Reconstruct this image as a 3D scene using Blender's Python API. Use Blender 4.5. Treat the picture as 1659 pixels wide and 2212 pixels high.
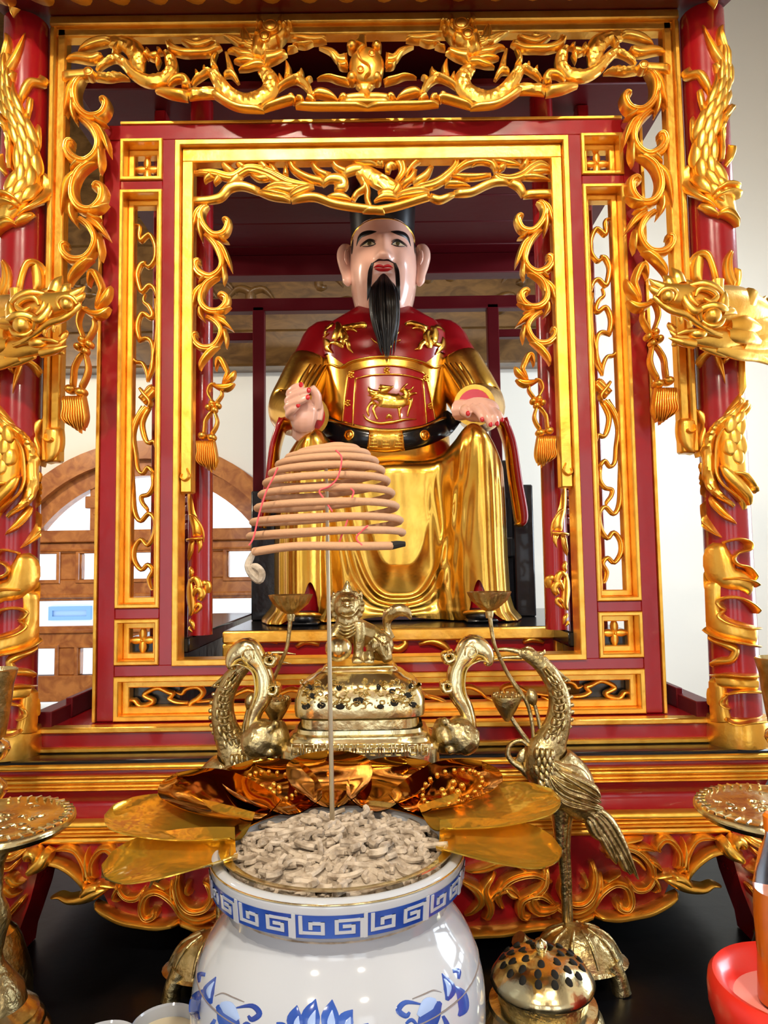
import bpy, math, random
from mathutils import Vector, Matrix
random.seed(7)
for o in list(bpy.data.objects): bpy.data.objects.remove(o)
SC = bpy.context.scene
COL = SC.collection
sin, cos, pi = math.sin, math.cos, math.pi

# ------------------------------------------------------------------ camera
FPX, PITCH, YAW, ROLL = 1550.5, .07384, .004667, -.01506
CAM = Vector((0, 0, 1.6))
_f = Vector((sin(YAW)*cos(PITCH), cos(YAW)*cos(PITCH), sin(PITCH)))
_r = Vector((cos(YAW), -sin(YAW), 0)); _u = _r.cross(_f)
_r2 = _r*cos(ROLL) + _u*sin(ROLL); _u2 = _u*cos(ROLL) - _r*sin(ROLL)
cd = bpy.data.cameras.new('camera'); cam = bpy.data.objects.new('camera', cd); COL.objects.link(cam)
cd.sensor_fit = 'HORIZONTAL'; cd.sensor_width = 36; cd.lens = FPX*36/1659
cd.clip_start = .02; cd.clip_end = 100
M = Matrix((_r2, _u2, -_f)).transposed().to_4x4(); M.translation = CAM
cam.matrix_world = M
SC.camera = cam
def at(px, py, d):
    """real point at depth d (metres in front of the camera along Y) seen at a pixel of the photograph"""
    v = _f + _r2*((px-829.5)/FPX) - _u2*((py-1106)/FPX)
    return v*(d/v.y) + CAM

# ------------------------------------------------------------------ world, lamps, exposure
w = bpy.data.worlds.new('daylight'); SC.world = w; w.use_nodes = True
w.node_tree.nodes['Background'].inputs[0].default_value = (.86, .93, 1, 1)
w.node_tree.nodes['Background'].inputs[1].default_value = 1.6
SC.view_settings.view_transform = 'Standard'; SC.view_settings.look = 'None'
SC.view_settings.gamma = 1; SC.view_settings.use_curve_mapping = False
SC.view_settings.exposure = 0.32
def area(name, loc, target, size, power, color, shape='DISK', sy=None, spread=180):
    l = bpy.data.lights.new(name, 'AREA'); l.shape = shape; l.size = size
    if sy: l.size_y = sy
    l.energy = power; l.color = color; l.spread = math.radians(spread)
    o = bpy.data.objects.new(name, l); COL.objects.link(o); o.location = loc
    o.rotation_euler = (Vector(target)-Vector(loc)).to_track_quat('-Z', 'Y').to_euler()
    return o
LAMPS = [(-.55, -.9, 3.95, 92, .10), (.65, -1.1, 3.95, 62, .10), (-.95, -1.5, 2.95, 24, .10), (1.05, -1.5, 2.95, 20, .10), (-2.3, 2.2, 3.05, 46, .12), (2.0, 2.0, 3.05, 40, .12)]  # last two lamps are added out of view to whiten the back wall
for i, (x, y, z, p, s) in enumerate(LAMPS):
    area('pendant_lamp_light', (x, y, z-.012), (x*.3, 1.6, 1.7) if i < 4 else (x*.3, 4.2, 2), s*2, p, (1, .88, .70) if i < 5 else (.72, .86, 1))
# daylight from the three open doorways behind the camera and the window of the right wall
for x in (-1.9, 0, 1.9): area('doorway_daylight', (x, -3.58, 1.35), (x, 0, 1.35), 1.2, 4, (.93, .97, 1), 'RECTANGLE', 2.6)
area('window_daylight', (2.58, 2.2, 1.9), (0, 2.2, 1.9), 1.2, 44, (.72, .86, 1), 'RECTANGLE', 1.6)

SC.cycles.max_bounces = 8; SC.cycles.diffuse_bounces = 3; SC.cycles.glossy_bounces = 4
# ------------------------------------------------------------------ materials
def mat(name, color, rough=.5, metal=0, coat=0, noise=None, bump=0, bscale=60, spec=.5, trans=0, ior=1.45, rvar=0, emit=None, alpha=None, sub=0):
    m = bpy.data.materials.new(name); m.use_nodes = True
    nt = m.node_tree; b = nt.nodes['Principled BSDF']; L = nt.links.new
    b.inputs['Base Color'].default_value = (*color, 1); b.inputs['Roughness'].default_value = rough
    b.inputs['Metallic'].default_value = metal; b.inputs['Coat Weight'].default_value = coat
    b.inputs['Coat Roughness'].default_value = .06; b.inputs['Specular IOR Level'].default_value = spec
    b.inputs['Transmission Weight'].default_value = trans; b.inputs['IOR'].default_value = ior
    if alpha is not None: b.inputs['Alpha'].default_value = alpha
    if sub: b.inputs['Subsurface Weight'].default_value = sub; b.inputs['Subsurface Radius'].default_value = (.02, .008, .004)
    if emit: b.inputs['Emission Color'].default_value = (*emit[0], 1); b.inputs['Emission Strength'].default_value = emit[1]
    tc = nt.nodes.new('ShaderNodeTexCoord')
    if noise:      # (second colour, scale, contrast low, high)
        n = nt.nodes.new('ShaderNodeTexNoise'); n.inputs['Scale'].default_value = noise[1]; n.inputs['Detail'].default_value = 5
        L(tc.outputs['Object'], n.inputs['Vector'])
        r = nt.nodes.new('ShaderNodeValToRGB'); r.color_ramp.elements[0].position = noise[2]; r.color_ramp.elements[1].position = noise[3]
        r.color_ramp.elements[0].color = (*noise[0], 1); r.color_ramp.elements[1].color = (*color, 1)
        L(n.outputs['Fac'], r.inputs[0]); L(r.outputs[0], b.inputs['Base Color'])
    if rvar:
        n2 = nt.nodes.new('ShaderNodeTexNoise'); n2.inputs['Scale'].default_value = 9; n2.inputs['Detail'].default_value = 4
        L(tc.outputs['Object'], n2.inputs['Vector'])
        mr = nt.nodes.new('ShaderNodeMapRange'); mr.inputs[3].default_value = rough-rvar; mr.inputs[4].default_value = rough+rvar
        L(n2.outputs['Fac'], mr.inputs[0]); L(mr.outputs[0], b.inputs['Roughness'])
    if bump:
        n3 = nt.nodes.new('ShaderNodeTexNoise'); n3.inputs['Scale'].default_value = bscale; n3.inputs['Detail'].default_value = 3
        L(tc.outputs['Object'], n3.inputs['Vector'])
        bp = nt.nodes.new('ShaderNodeBump'); bp.inputs['Strength'].default_value = bump; bp.inputs['Distance'].default_value = .01
        L(n3.outputs['Fac'], bp.inputs['Height']); L(bp.outputs[0], b.inputs['Normal'])
    return m
def woodmat(name, c1, c2, scale=(2, 2, 14), rough=.3, bump=.15):
    m = mat(name, c1, rough, coat=.3); nt = m.node_tree; L = nt.links.new; b = nt.nodes['Principled BSDF']
    tc = nt.nodes.new('ShaderNodeTexCoord'); mp = nt.nodes.new('ShaderNodeMapping'); mp.inputs['Scale'].default_value = scale
    n = nt.nodes.new('ShaderNodeTexNoise'); n.inputs['Scale'].default_value = 4; n.inputs['Detail'].default_value = 8; n.inputs['Distortion'].default_value = 1.2
    r = nt.nodes.new('ShaderNodeValToRGB'); r.color_ramp.elements[0].position = .35; r.color_ramp.elements[1].position = .68
    r.color_ramp.elements[0].color = (*c2, 1); r.color_ramp.elements[1].color = (*c1, 1)
    L(tc.outputs['Object'], mp.inputs[0]); L(mp.outputs[0], n.inputs['Vector']); L(n.outputs['Fac'], r.inputs[0]); L(r.outputs[0], b.inputs['Base Color'])
    bp = nt.nodes.new('ShaderNodeBump'); bp.inputs['Strength'].default_value = bump; L(n.outputs['Fac'], bp.inputs['Height']); L(bp.outputs[0], b.inputs['Normal'])
    return m
GOLD = mat('gold_leaf', (.96, .56, .095), .32, .93, coat=.2, noise=((.86, .42, .05), 14, .35, .6), bump=.12, bscale=45, rvar=.07)
GOLD2 = mat('burnished_gold_robe', (.86, .50, .09), .24, 1, noise=((.74, .40, .055), 11, .36, .62), bump=.1, bscale=22, rvar=.06)
FRAMEG = mat('gold_paint_frame', (.95, .54, .085), .35, .90, coat=.2, noise=((.80, .37, .035), 20, .3, .55), bump=.1, bscale=60, rvar=.06)
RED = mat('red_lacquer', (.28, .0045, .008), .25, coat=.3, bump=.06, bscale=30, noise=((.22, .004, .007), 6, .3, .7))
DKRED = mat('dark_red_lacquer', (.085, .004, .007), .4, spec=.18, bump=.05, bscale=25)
BLACK = mat('black_lacquer', (.004, .004, .005), .2, spec=.35, coat=.15, bump=.04, bscale=40)
TABLEM = mat('black_table_lacquer', (.003, .003, .004), .3, spec=.12, bump=.03, bscale=30)
BLACKM = mat('black_paint', (.008, .008, .010), .3, coat=.3, bump=.25, bscale=25)
BRASS = mat('polished_brass', (.88, .75, .42), .2, 1, noise=((.76, .60, .28), 18, .3, .6), bump=.1, bscale=50, rvar=.06)
OLDBRASS = mat('antique_brass', (.64, .51, .26), .3, 1, noise=((.38, .28, .11), 40, .35, .6), bump=.25, bscale=120, rvar=.08)
WHITE = mat('white_plaster', (.86, .87, .88), .8, bump=.05, bscale=20)
CREAM = mat('cream_plaster', (.86, .83, .74), .8, bump=.05, bscale=20)
WOOD = woodmat('brown_wood', (.55, .21, .05), (.30, .085, .018), (3, 3, 3))
DKWOOD = woodmat('carved_beam_wood', (.17, .085, .024), (.075, .034, .009), (2, 4, 4))
FLOORM = mat('floor_tile', (.24, .13, .09), .3, noise=((.19, .10, .07), 3, .3, .7))
SKIN = mat('painted_skin', (.74, .42, .32), .2, coat=.5, sub=.0)
BLACKHAIR = mat('black_hair', (.006, .005, .005), .35, coat=.1)
LIPS = mat('red_enamel', (.55, .01, .015), .2, coat=.5)
PORC = mat('white_porcelain', (.48, .51, .57), .1, coat=.6)
BLUE = mat('cobalt_glaze', (.010, .04, .28), .15, coat=.5, noise=((.04, .11, .45), 25, .3, .7))
PALEBLUE = mat('pale_blue_glaze', (.33, .46, .78), .15, coat=.5)
GREYLINE = mat('grey_glaze_line', (.30, .27, .27), .25, metal=.4)
ASH = mat('incense_ash', (.55, .46, .36), .9, noise=((.26, .20, .14), 60, .35, .6), bump=.2, bscale=200)
COIL = mat('incense_paste', (.56, .31, .17), .75, bump=.1, bscale=200)
CHAR = mat('charred_tip', (.015, .014, .013), .9)
PINK = mat('red_thread', (.85, .10, .12), .7)
PIN = mat('metal_rod', (.70, .62, .45), .3, 1)
REDPL = mat('red_plastic', (.80, .03, .015), .3, coat=.2)
PINKPL = mat('pink_plastic', (.85, .30, .26), .45)
ORANGE = mat('orange_drink', (.95, .22, .01), .2, coat=.4)
CLEAR = mat('clear_plastic', (.95, .95, .97), .05, trans=1, ior=1.3)
AMBER = mat('gold_foil_plastic', (.95, .55, .06), .12, metal=.55, trans=.0, bump=.12, bscale=16)
DARKFOIL = mat('amber_mirror_foil', (.50, .19, .012), .07, metal=1, bump=.08, bscale=9)
AMBERT = mat('translucent_gold_plastic', (1, .68, .09), .14, trans=.75, ior=1.3, metal=.55, bump=.7, bscale=14)

# ------------------------------------------------------------------ mesh tools
def cr(pts, n):
    """Catmull-Rom samples through tuples of any length"""
    P = [pts[0]] + list(pts) + [pts[-1]]; out = []
    for i in range(1, len(P)-2):
        a, b, c, d = P[i-1], P[i], P[i+1], P[i+2]
        for k in range(n):
            t = k/n
            out.append(tuple(.5*((2*B)+(-A+C)*t+(2*A-5*B+4*C-D)*t*t+(-A+3*B-3*C+D)*t**3) for A, B, C, D in zip(a, b, c, d)))
    out.append(tuple(pts[-1]))
    return out
class MB:
    def __init__(s): s.v = []; s.f = []
    def add(s, vs, fs):
        n = len(s.v); s.v += [tuple(p) for p in vs]; s.f += [tuple(i+n for i in q) for q in fs]; return s
    def box(s, x0, x1, y0, y1, z0, z1, b=0):
        if b <= 0:
            s.add([(x, y, z) for z in (z0, z1) for y in (y0, y1) for x in (x0, x1)],
                  [(0, 2, 3, 1), (4, 5, 7, 6), (0, 1, 5, 4), (2, 6, 7, 3), (0, 4, 6, 2), (1, 3, 7, 5)])
        else:   # chamfered box
            vs = []
            for z in (z0, z1):
                for y in (y0, y1):
                    for x in (x0, x1):
                        sx = b if x == x0 else -b; sy = b if y == y0 else -b; sz = b if z == z0 else -b
                        vs += [(x+sx, y+sy, z), (x+sx, y, z+sz), (x, y+sy, z+sz)]
            def i(x, y, z, k): return (z*4+y*2+x)*3+k
            fs = [(i(0,0,0,0), i(0,1,0,0), i(1,1,0,0), i(1,0,0,0)), (i(0,0,1,0), i(1,0,1,0), i(1,1,1,0), i(0,1,1,0)),
                  (i(0,0,0,1), i(1,0,0,1), i(1,0,1,1), i(0,0,1,1)), (i(0,1,0,1), i(0,1,1,1), i(1,1,1,1), i(1,1,0,1)),
                  (i(0,0,0,2), i(0,0,1,2), i(0,1,1,2), i(0,1,0,2)), (i(1,0,0,2), i(1,1,0,2), i(1,1,1,2), i(1,0,1,2))]
            for y in (0, 1):
                for z in (0, 1): fs.append((i(0,y,z,0), i(1,y,z,0), i(1,y,z,1), i(0,y,z,1)))
            for x in (0, 1):
                for z in (0, 1): fs.append((i(x,0,z,0), i(x,1,z,0), i(x,1,z,2), i(x,0,z,2)))
            for x in (0, 1):
                for y in (0, 1): fs.append((i(x,y,0,1), i(x,y,1,1), i(x,y,1,2), i(x,y,0,2)))
            for x in (0, 1):
                for y in (0, 1):
                    for z in (0, 1): fs.append((i(x,y,z,0), i(x,y,z,1), i(x,y,z,2)))
            s.add(vs, fs)
        return s
    def prism(s, poly, y0, y1, bev=0):
        """poly in (x, z), extruded from y0 (front) to y1; bev = front chamfer"""
        n = len(poly); cx = sum(p[0] for p in poly)/n; cz = sum(p[1] for p in poly)/n
        rings = []
        if bev:
            rings.append([(cx+(x-cx)*(1-bev), y0, cz+(z-cz)*(1-bev)) for x, z in poly]); rings.append([(x, y0+(y1-y0)*.25, z) for x, z in poly])
        else: rings.append([(x, y0, z) for x, z in poly])
        rings.append([(x, y1, z) for x, z in poly])
        vs = [p for r in rings for p in r]; fs = []
        for k in range(len(rings)-1):
            for i in range(n): j = (i+1) % n; fs.append((k*n+i, k*n+j, (k+1)*n+j, (k+1)*n+i))
        fs.append(tuple(range(n-1, -1, -1))); fs.append(tuple(range((len(rings)-1)*n, len(rings)*n)))
        return s.add(vs, fs)
    def extx(s, prof, x0, x1, closed=True):
        """profile in (y, z) extruded along X"""
        n = len(prof); vs = [(x0, y, z) for y, z in prof]+[(x1, y, z) for y, z in prof]
        fs = [(i, (i+1) % n, n+(i+1) % n, n+i) for i in range(n if closed else n-1)]
        if closed: fs += [tuple(range(n-1, -1, -1)), tuple(range(n, 2*n))]
        return s.add(vs, fs)
    def lathe(s, prof, c=(0, 0, 0), n=32, a0=0, a1=2*pi, sy=1, fn=None):
        """profile in (r, z) around a vertical axis; fn(angle, r, z) may change the radius"""
        full = abs(a1-a0-2*pi) < 1e-6; m = n if full else n+1; vs = []; fs = []
        for r, z in prof:
            for k in range(m):
                a = a0+(a1-a0)*k/n; q = fn(a, r, z) if fn else r
                vs.append((c[0]+q*cos(a), c[1]+q*sin(a)*sy, c[2]+z))
        for i in range(len(prof)-1):
            for k in range(n):
                j = (k+1) % m; fs.append((i*m+k, i*m+j, (i+1)*m+j, (i+1)*m+k))
        return s.add(vs, fs)
    def tube(s, pts, rad, n=8, sub=0, caps=True, flat=None):
        """tube through 3-D points; flat = (axis vector, factor) squashes the section along an axis"""
        if not isinstance(rad, (list, tuple)): rad = [rad]*len(pts)
        if sub:
            q = cr([(*p, r) for p, r in zip(pts, rad)], sub); pts = [Vector(p[:3]) for p in q]; rad = [max(p[3], 1e-5) for p in q]
        else: pts = [Vector(p) for p in pts]
        m = len(pts); vs = []; fs = []; up = None
        for i in range(m):
            t = (pts[min(i+1, m-1)]-pts[max(i-1, 0)])
            if t.length < 1e-9: t = Vector((0, 0, 1))
            t.normalize()
            if up is None: up = t.orthogonal().normalized()
            up = (up-t*up.dot(t))
            up = up.normalized() if up.length > 1e-6 else t.orthogonal().normalized()
            w = t.cross(up)
            for k in range(n):
                a = 2*pi*k/n; o = (up*cos(a)+w*sin(a))*rad[i]
                if flat: ax = Vector(flat[0]); o = o-ax*(o.dot(ax)*(1-flat[1]))
                vs.append(pts[i]+o)
        for i in range(m-1):
            for k in range(n): j = (k+1) % n; fs.append((i*n+k, i*n+j, (i+1)*n+j, (i+1)*n+k))
        if caps: fs += [tuple(range(n-1, -1, -1)), tuple(range((m-1)*n, m*n))]
        return s.add(vs, fs)
    def ball(s, c, r, n=12, m=8, rot=None):
        if not isinstance(r, (list, tuple)): r = (r, r, r)
        vs = []; fs = []; c = Vector(c)
        for i in range(m+1):
            th = pi*i/m
            for k in range(n):
                a = 2*pi*k/n; p = Vector((r[0]*sin(th)*cos(a), r[1]*sin(th)*sin(a), r[2]*cos(th)))
                if rot: p = rot @ p
                vs.append(c+p)
        for i in range(m):
            for k in range(n):
                j = (k+1) % n
                fs.append((i*n+k, (i+1)*n+k, (i+1)*n+j, i*n+j))
        return s.add(vs, fs)
    def grid(s, fn, nu, nv, wrapu=False):
        vs = [fn(i/(nu if wrapu else nu-1), j/(nv-1)) for j in range(nv) for i in range(nu)]; fs = []
        for j in range(nv-1):
            for i in range(nu if wrapu else nu-1):
                k = (i+1) % nu; fs.append((j*nu+i, j*nu+k, (j+1)*nu+k, (j+1)*nu+i))
        return s.add(vs, fs)
    def stroke(s, mp, pts, wid, h=.012, base=0, thick=.02, grooves=0, gd=.35, sub=6, k=9, tip=1, scales=0, flat=False):
        """carved ribbon: pts in photo pixels, wid half widths in pixels; mp(px, py, height) maps onto the carved surface"""
        if not isinstance(wid, (list, tuple)): wid = [wid]*len(pts)
        q = cr([(*p, w) for p, w in zip(pts, wid)], sub); m = len(q); vs = []; fs = []
        if grooves: k = max(k, grooves*6+3)
        wm = max(wid)
        dist = 0
        for i in range(m):
            x, y, w = q[i]; w = max(w, wm*.03)
            a = q[max(i-1, 0)]; b = q[min(i+1, m-1)]; tx, ty = b[0]-a[0], b[1]-a[1]; l = math.hypot(tx, ty) or 1
            nx, ny = -ty/l, tx/l
            if i: dist += math.hypot(x-q[i-1][0], y-q[i-1][1])
            hs = h*(.45+.55*min(1, w/wm))
            e = min(1, (min(i, m-1-i)+.35)/2.2)
            row = []
            for j in range(k):
                t = -1+2*j/(k-1)
                pr = (1-.85*t**4 if flat else max(0, 1-t*t)**.5)
                g = 0
                if grooves: g = gd*(.5+.5*cos((t*.5+.5)*2*pi*grooves))**2*(1-t**8)
                if scales: g += .38*((dist/(wm*scales)+abs(t)*.55) % 1)
                hh = base+hs*e*max(0, pr-g*(pr > .15))
                row.append(mp(x+nx*t*w, y+ny*t*w, hh))
            row.insert(0, mp(x-nx*w*.94, y-ny*w*.94, base-thick)); row.append(mp(x+nx*w*.94, y+ny*w*.94, base-thick))
            vs += row
        K = k+2
        for i in range(m-1):
            for j in range(K): jj = (j+1) % K; fs.append((i*K+j, (i+1)*K+j, (i+1)*K+jj, i*K+jj))
        fs.append(tuple(range(K))); fs.append(tuple(range((m-1)*K+K-1, (m-1)*K-1, -1)))
        return s.add(vs, fs)
    def dome(s, mp, cx, cy, rx, ry, h, base=0, thick=.02, rings=5, n=20, ring=0):
        """round boss; ring > 0 adds a raised rim"""
        vs = [mp(cx, cy, base+h)]; fs = []
        prof = [(i/rings, (1-(i/rings)**2)**.5) for i in range(1, rings+1)]
        if ring: prof = [(.35, .97), (.62, .78), (.70, .45), (.78, .75), (.9, .7), (1, .3)]
        prof.append((.96, None))
        for t, z in prof:
            for k in range(n):
                a = 2*pi*k/n; vs.append(mp(cx+rx*t*cos(a), cy+ry*t*sin(a), base-thick if z is None else base+h*z))
        for k in range(n): fs.append((0, 1+k, 1+(k+1) % n))
        for i in range(len(prof)-1):
            for k in range(n): j = (k+1) % n; fs.append((1+i*n+k, 1+(i+1)*n+k, 1+(i+1)*n+j, 1+i*n+j))
        fs.append(tuple(range(1+(len(prof)-1)*n, 1+len(prof)*n)))
        return s.add(vs, fs)
    def mirrored(s, xc):
        m = MB(); m.v = [(2*xc-x, y, z) for x, y, z in s.v]; m.f = [tuple(reversed(q)) for q in s.f]; return m
    def moved(s, dx=0, dy=0, dz=0):
        m = MB(); m.v = [(x+dx, y+dy, z+dz) for x, y, z in s.v]; m.f = list(s.f); return m
    def xform(s, M):
        m = MB(); m.v = [tuple(M @ Vector(p)) for p in s.v]; m.f = list(s.f); return m
    def mesh(s, name, org, smooth=40):
        me = bpy.data.meshes.new(name); o = org
        me.from_pydata([(x-o[0], y-o[1], z-o[2]) for x, y, z in s.v], [], s.f); me.update()
        import bmesh
        bm = bmesh.new(); bm.from_mesh(me); bmesh.ops.recalc_face_normals(bm, faces=bm.faces); bm.to_mesh(me); bm.free()
        if smooth:
            me.shade_smooth()
            if smooth < 180: me.set_sharp_from_angle(angle=math.radians(smooth))
        return me
    def build(s, name, material, parent=None, smooth=40, label=None):
        org = parent['_o'] if parent is not None else (0, 0, 0)
        ob = bpy.data.objects.new(name, s.mesh(name, org, smooth)); COL.objects.link(ob)
        ob.data.materials.append(material)
        if parent is not None:
            ob.parent = parent; ob['_o'] = list(parent['_o'])
        if label: ob['label'] = label
        return ob
    def single(s, name, material, org, label, cat, group=None, kind=None, smooth=40):
        """a thing that is one mesh, with its origin at its base"""
        ob = bpy.data.objects.new(name, s.mesh(name, org, smooth)); COL.objects.link(ob); ob.location = org
        ob.data.materials.append(material); ob['_o'] = list(org)
        ob['label'] = label; ob['category'] = cat
        if group: ob['group'] = group
        if kind: ob['kind'] = kind
        return ob
def thing(name, label, cat, loc, group=None):
    o = bpy.data.objects.new(name, None); COL.objects.link(o); o.location = loc; o.empty_display_size = .05
    o['label'] = label; o['category'] = cat; o['_o'] = list(loc)
    if group: o['group'] = group
    return o
def struct(mb, name, material, label=None, smooth=40):
    ob = mb.build(name, material, None, smooth); ob['_o'] = [0, 0, 0]
    ob['kind'] = 'structure'
    if label: ob['label'] = label
    return ob
def remesh(ob, size, smooth=4, fac=.5):
    """fuse a part made of overlapping pieces into one continuous skin"""
    m = ob.modifiers.new('fuse', 'REMESH'); m.mode = 'VOXEL'; m.voxel_size = size; m.use_smooth_shade = True
    if smooth:
        s = ob.modifiers.new('smooth', 'SMOOTH'); s.iterations = smooth; s.factor = fac
    dg = bpy.context.evaluated_depsgraph_get(); dg.update()
    me = bpy.data.meshes.new_from_object(ob.evaluated_get(dg)); ob.modifiers.clear(); ob.data = me
    return ob
def plane(d):
    def mp(px, py, h): p = at(px, py, d); return (p.x, p.y-h, p.z)
    return mp
def zoomer(x0, y0, s):
    """coordinates read from an enlarged crop of the photograph, back to photo pixels"""
    return lambda pts: [(x0+x/s, y0+y/s) for x, y in pts]
def frame_ring(mb, x0, x1, z0, z1, w, y0, y1, b=.002):
    """mitred rectangular border of width w"""
    A = [(x0, z0), (x1, z0), (x1, z1), (x0, z1)]; B = [(x0+w, z0+w), (x1-w, z0+w), (x1-w, z1-w), (x0+w, z1-w)]
    A1 = [(x0+b, z0+b), (x1-b, z0+b), (x1-b, z1-b), (x0+b, z1-b)]; B1 = [(x0+w-b, z0+w-b), (x1-w+b, z0+w-b), (x1-w+b, z1-w+b), (x0+w-b, z1-w+b)]
    vs = [(x, y1, z) for x, z in A]+[(x, y0+b, z) for x, z in A]+[(x, y0, z) for x, z in A1]+[(x, y0, z) for x, z in B1]+[(x, y0+b, z) for x, z in B]+[(x, y1, z) for x, z in B]
    fs = []
    for k in range(5):
        for i in range(4): j = (i+1) % 4; fs.append((k*4+i, k*4+j, (k+1)*4+j, (k+1)*4+i))
    for i in range(4): j = (i+1) % 4; fs.append((20+i, 20+j, j, i))
    return mb.add(vs, fs)
# ================================================================== the room
XL, XR, YF, YB, ZC = -3.2, 2.6, -3.6, 4.2, 5.2
struct(MB().box(XL, XR, YF, YB+.3, -.1, 0), 'floor', FLOORM)
struct(MB().box(XL-.2, XR+.2, YF-.2, YB+.3, ZC, ZC+.15), 'ceiling', DKWOOD)
struct(MB().box(XL-.2, XL, YF, YB+.2, 0, ZC), 'wall_left', CREAM)
m = MB(); wy0, wy1, wz0, wz1 = 1.6, 2.8, 1.1, 2.7
m.box(XR, XR+.2, YF, wy0, 0, ZC).box(XR, XR+.2, wy1, YB+.2, 0, ZC).box(XR, XR+.2, wy0, wy1, 0, wz0).box(XR, XR+.2, wy0, wy1, wz1, ZC)
struct(m, 'wall_right', WHITE)
m = MB(); xs = [XL-.2, -2.5, -1.3, -.6, .6, 1.3, 2.5, XR+.2]
for i in range(0, 8, 2): m.box(xs[i], xs[i+1], YF-.2, YF, 0, 2.7)
m.box(XL-.2, XR+.2, YF-.2, YF, 2.7, ZC)
struct(m, 'wall_front', WOOD)
# back wall with the arched opening
AX, AZ, AR, ASILL = -1.364, 1.369, .925, .80
m = MB(); N = 48
m.box(XL-.2, AX-AR, YB, YB+.2, 0, ZC).box(AX+AR, XR+.2, YB, YB+.2, 0, ZC).box(AX-AR, AX+AR, YB, YB+.2, 0, ASILL)
for i in range(N):
    a0, a1 = pi-pi*i/N, pi-pi*(i+1)/N
    x0, x1 = AX+AR*cos(a0), AX+AR*cos(a1); z0, z1 = AZ+AR*sin(a0), AZ+AR*sin(a1)
    vs = [(x0, YB, z0), (x1, YB, z1), (x1, YB, ZC), (x0, YB, ZC), (x0, YB+.2, z0), (x1, YB+.2, z1), (x1, YB+.2, ZC), (x0, YB+.2, ZC)]
    m.add(vs, [(0, 1, 2, 3), (5, 4, 7, 6), (0, 4, 5, 1)])
struct(m, 'wall_back', CREAM, smooth=30)
# hanging lamps
LAMPG = mat('lamp_glass', (1, .9, .75), .4, emit=((1, .88, .7), 6))
for i, (x, y, ZLAMP, p, s) in enumerate(LAMPS):
    t = thing('pendant_lamp', 'round pendant lamp hanging '+['in front of the shrine, left of its middle', 'in front of the shrine, right of its middle', 'lower and farther back on the left', 'lower and farther back on the right', 'out of view on the left, added to brighten the back wall', 'out of view on the right, added to brighten the back wall'][i], 'lamp', (x, y, ZLAMP), 'pendant lamps')
    MB().lathe([(s*1.02, ZLAMP-.01), (s*1.25, ZLAMP-.01), (s*1.1, ZLAMP+.08), (.02, ZLAMP+.12), (.02, ZLAMP+.05)], (x, y, 0), 28).build('shade', WHITE, t)
    MB().lathe([(0.001, ZLAMP), (s*1.1, ZLAMP)], (x, y, 0), 28).build('diffuser', LAMPG, t)
    MB().tube([(x, y, ZLAMP+.1), (x, y, ZC)], .008, 8).build('rod', BLACKM, t)
# arched wooden window
W1 = bpy.data.objects.new('window_1', None); COL.objects.link(W1); W1.location = (AX, YB, ASILL); W1['kind'] = 'structure'; W1['_o'] = [AX, YB, ASILL]
W1['label'] = 'arched brown wooden lattice window in the back wall'
m = MB()
def archring(m, r0, r1, y0, y1):
    vs = []; fs = []; n = 40
    pts = []
    for r, y in ((r0, y0), (r1, y0), (r1, y1), (r0, y1)):
        vs += [(AX-r, y, ASILL)]+[(AX+r*cos(pi-pi*i/n), y, AZ+r*sin(pi-pi*i/n)) for i in range(n+1)]+[(AX+r, y, ASILL)]
    k = n+3
    for a in range(4):
        b = (a+1) % 4
        for i in range(k-1): fs.append((a*k+i, a*k+i+1, b*k+i+1, b*k+i))
    m.add(vs, fs)
archring(m, AR-.055, AR+.05, YB-.06, YB+.08); m.build('arch_casing', WOOD, W1)
m = MB(); archring(m, AR-.15, AR-.055, YB-.01, YB+.07); m.build('arch_frame', WOOD, W1)
zz = lambda y: at(160, y, YB).z
PERIOD = .285; XH = at(176, 1225, YB).x; HW = .135
def rail(name, z0, z1, y0=YB-.005, y1=YB+.055, mm=WOOD): MB().box(AX-AR+.1, AX+AR-.1, y0, y1, z0, z1, .006).build(name, mm, W1)
rail('transom', zz(1172), zz(1146), YB-.03); rail('rail', zz(1196), zz(1172)); rail('rail', zz(1298), zz(1252))
rail('rail', zz(1400), zz(1352)); rail('bottom_rail', zz(1515), zz(1458), YB-.02)
rail('bead', zz(1292), zz(1283), YB-.02); rail('bead', zz(1368), zz(1360), YB-.02); rail('bead', zz(1192), zz(1187), YB-.02)
for z0, z1 in ((zz(1252), zz(1196)), (zz(1458), zz(1400))):
    x = XH-PERIOD
    while x < AX+AR-.3:
        MB().box(x+HW, x+PERIOD, YB, YB+.05, z0, z1, .004).build('stile', WOOD, W1)
        m = MB(); frame_ring(m, x-.03, x+HW+.03, z0-.022, z1+.022, .022, YB-.014, YB+.02, .004); m.build('window_bead', WOOD, W1)
        x += PERIOD
for k in (-.32, .32): MB().box(AX+k-.02, AX+k+.02, YB, YB+.05, zz(1146), AZ+math.sqrt((AR-.1)**2-k*k), .004).build('mullion', WOOD, W1)
p = at(212, 1098, YB); q = at(188, 1072, YB)
for sx in (0, 1):
    mm_ = MB().box(q.x-.01, p.x+.02, YB-.005, YB+.05, p.z, q.z, .004).box(p.x-.03, p.x+.02, YB-.005, YB+.05, p.z-.04, p.z, .004)
    (mm_ if not sx else mm_.mirrored(AX)).build('corner_bracket', WOOD, W1)
PANE = mat('window_glass', (.95, .98, 1), .02, trans=1, ior=1.0, spec=.1)
MB().box(AX-AR+.1, AX+AR-.1, YB+.058, YB+.062, ASILL, AZ+AR*.35).build('pane', PANE, W1)
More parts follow.
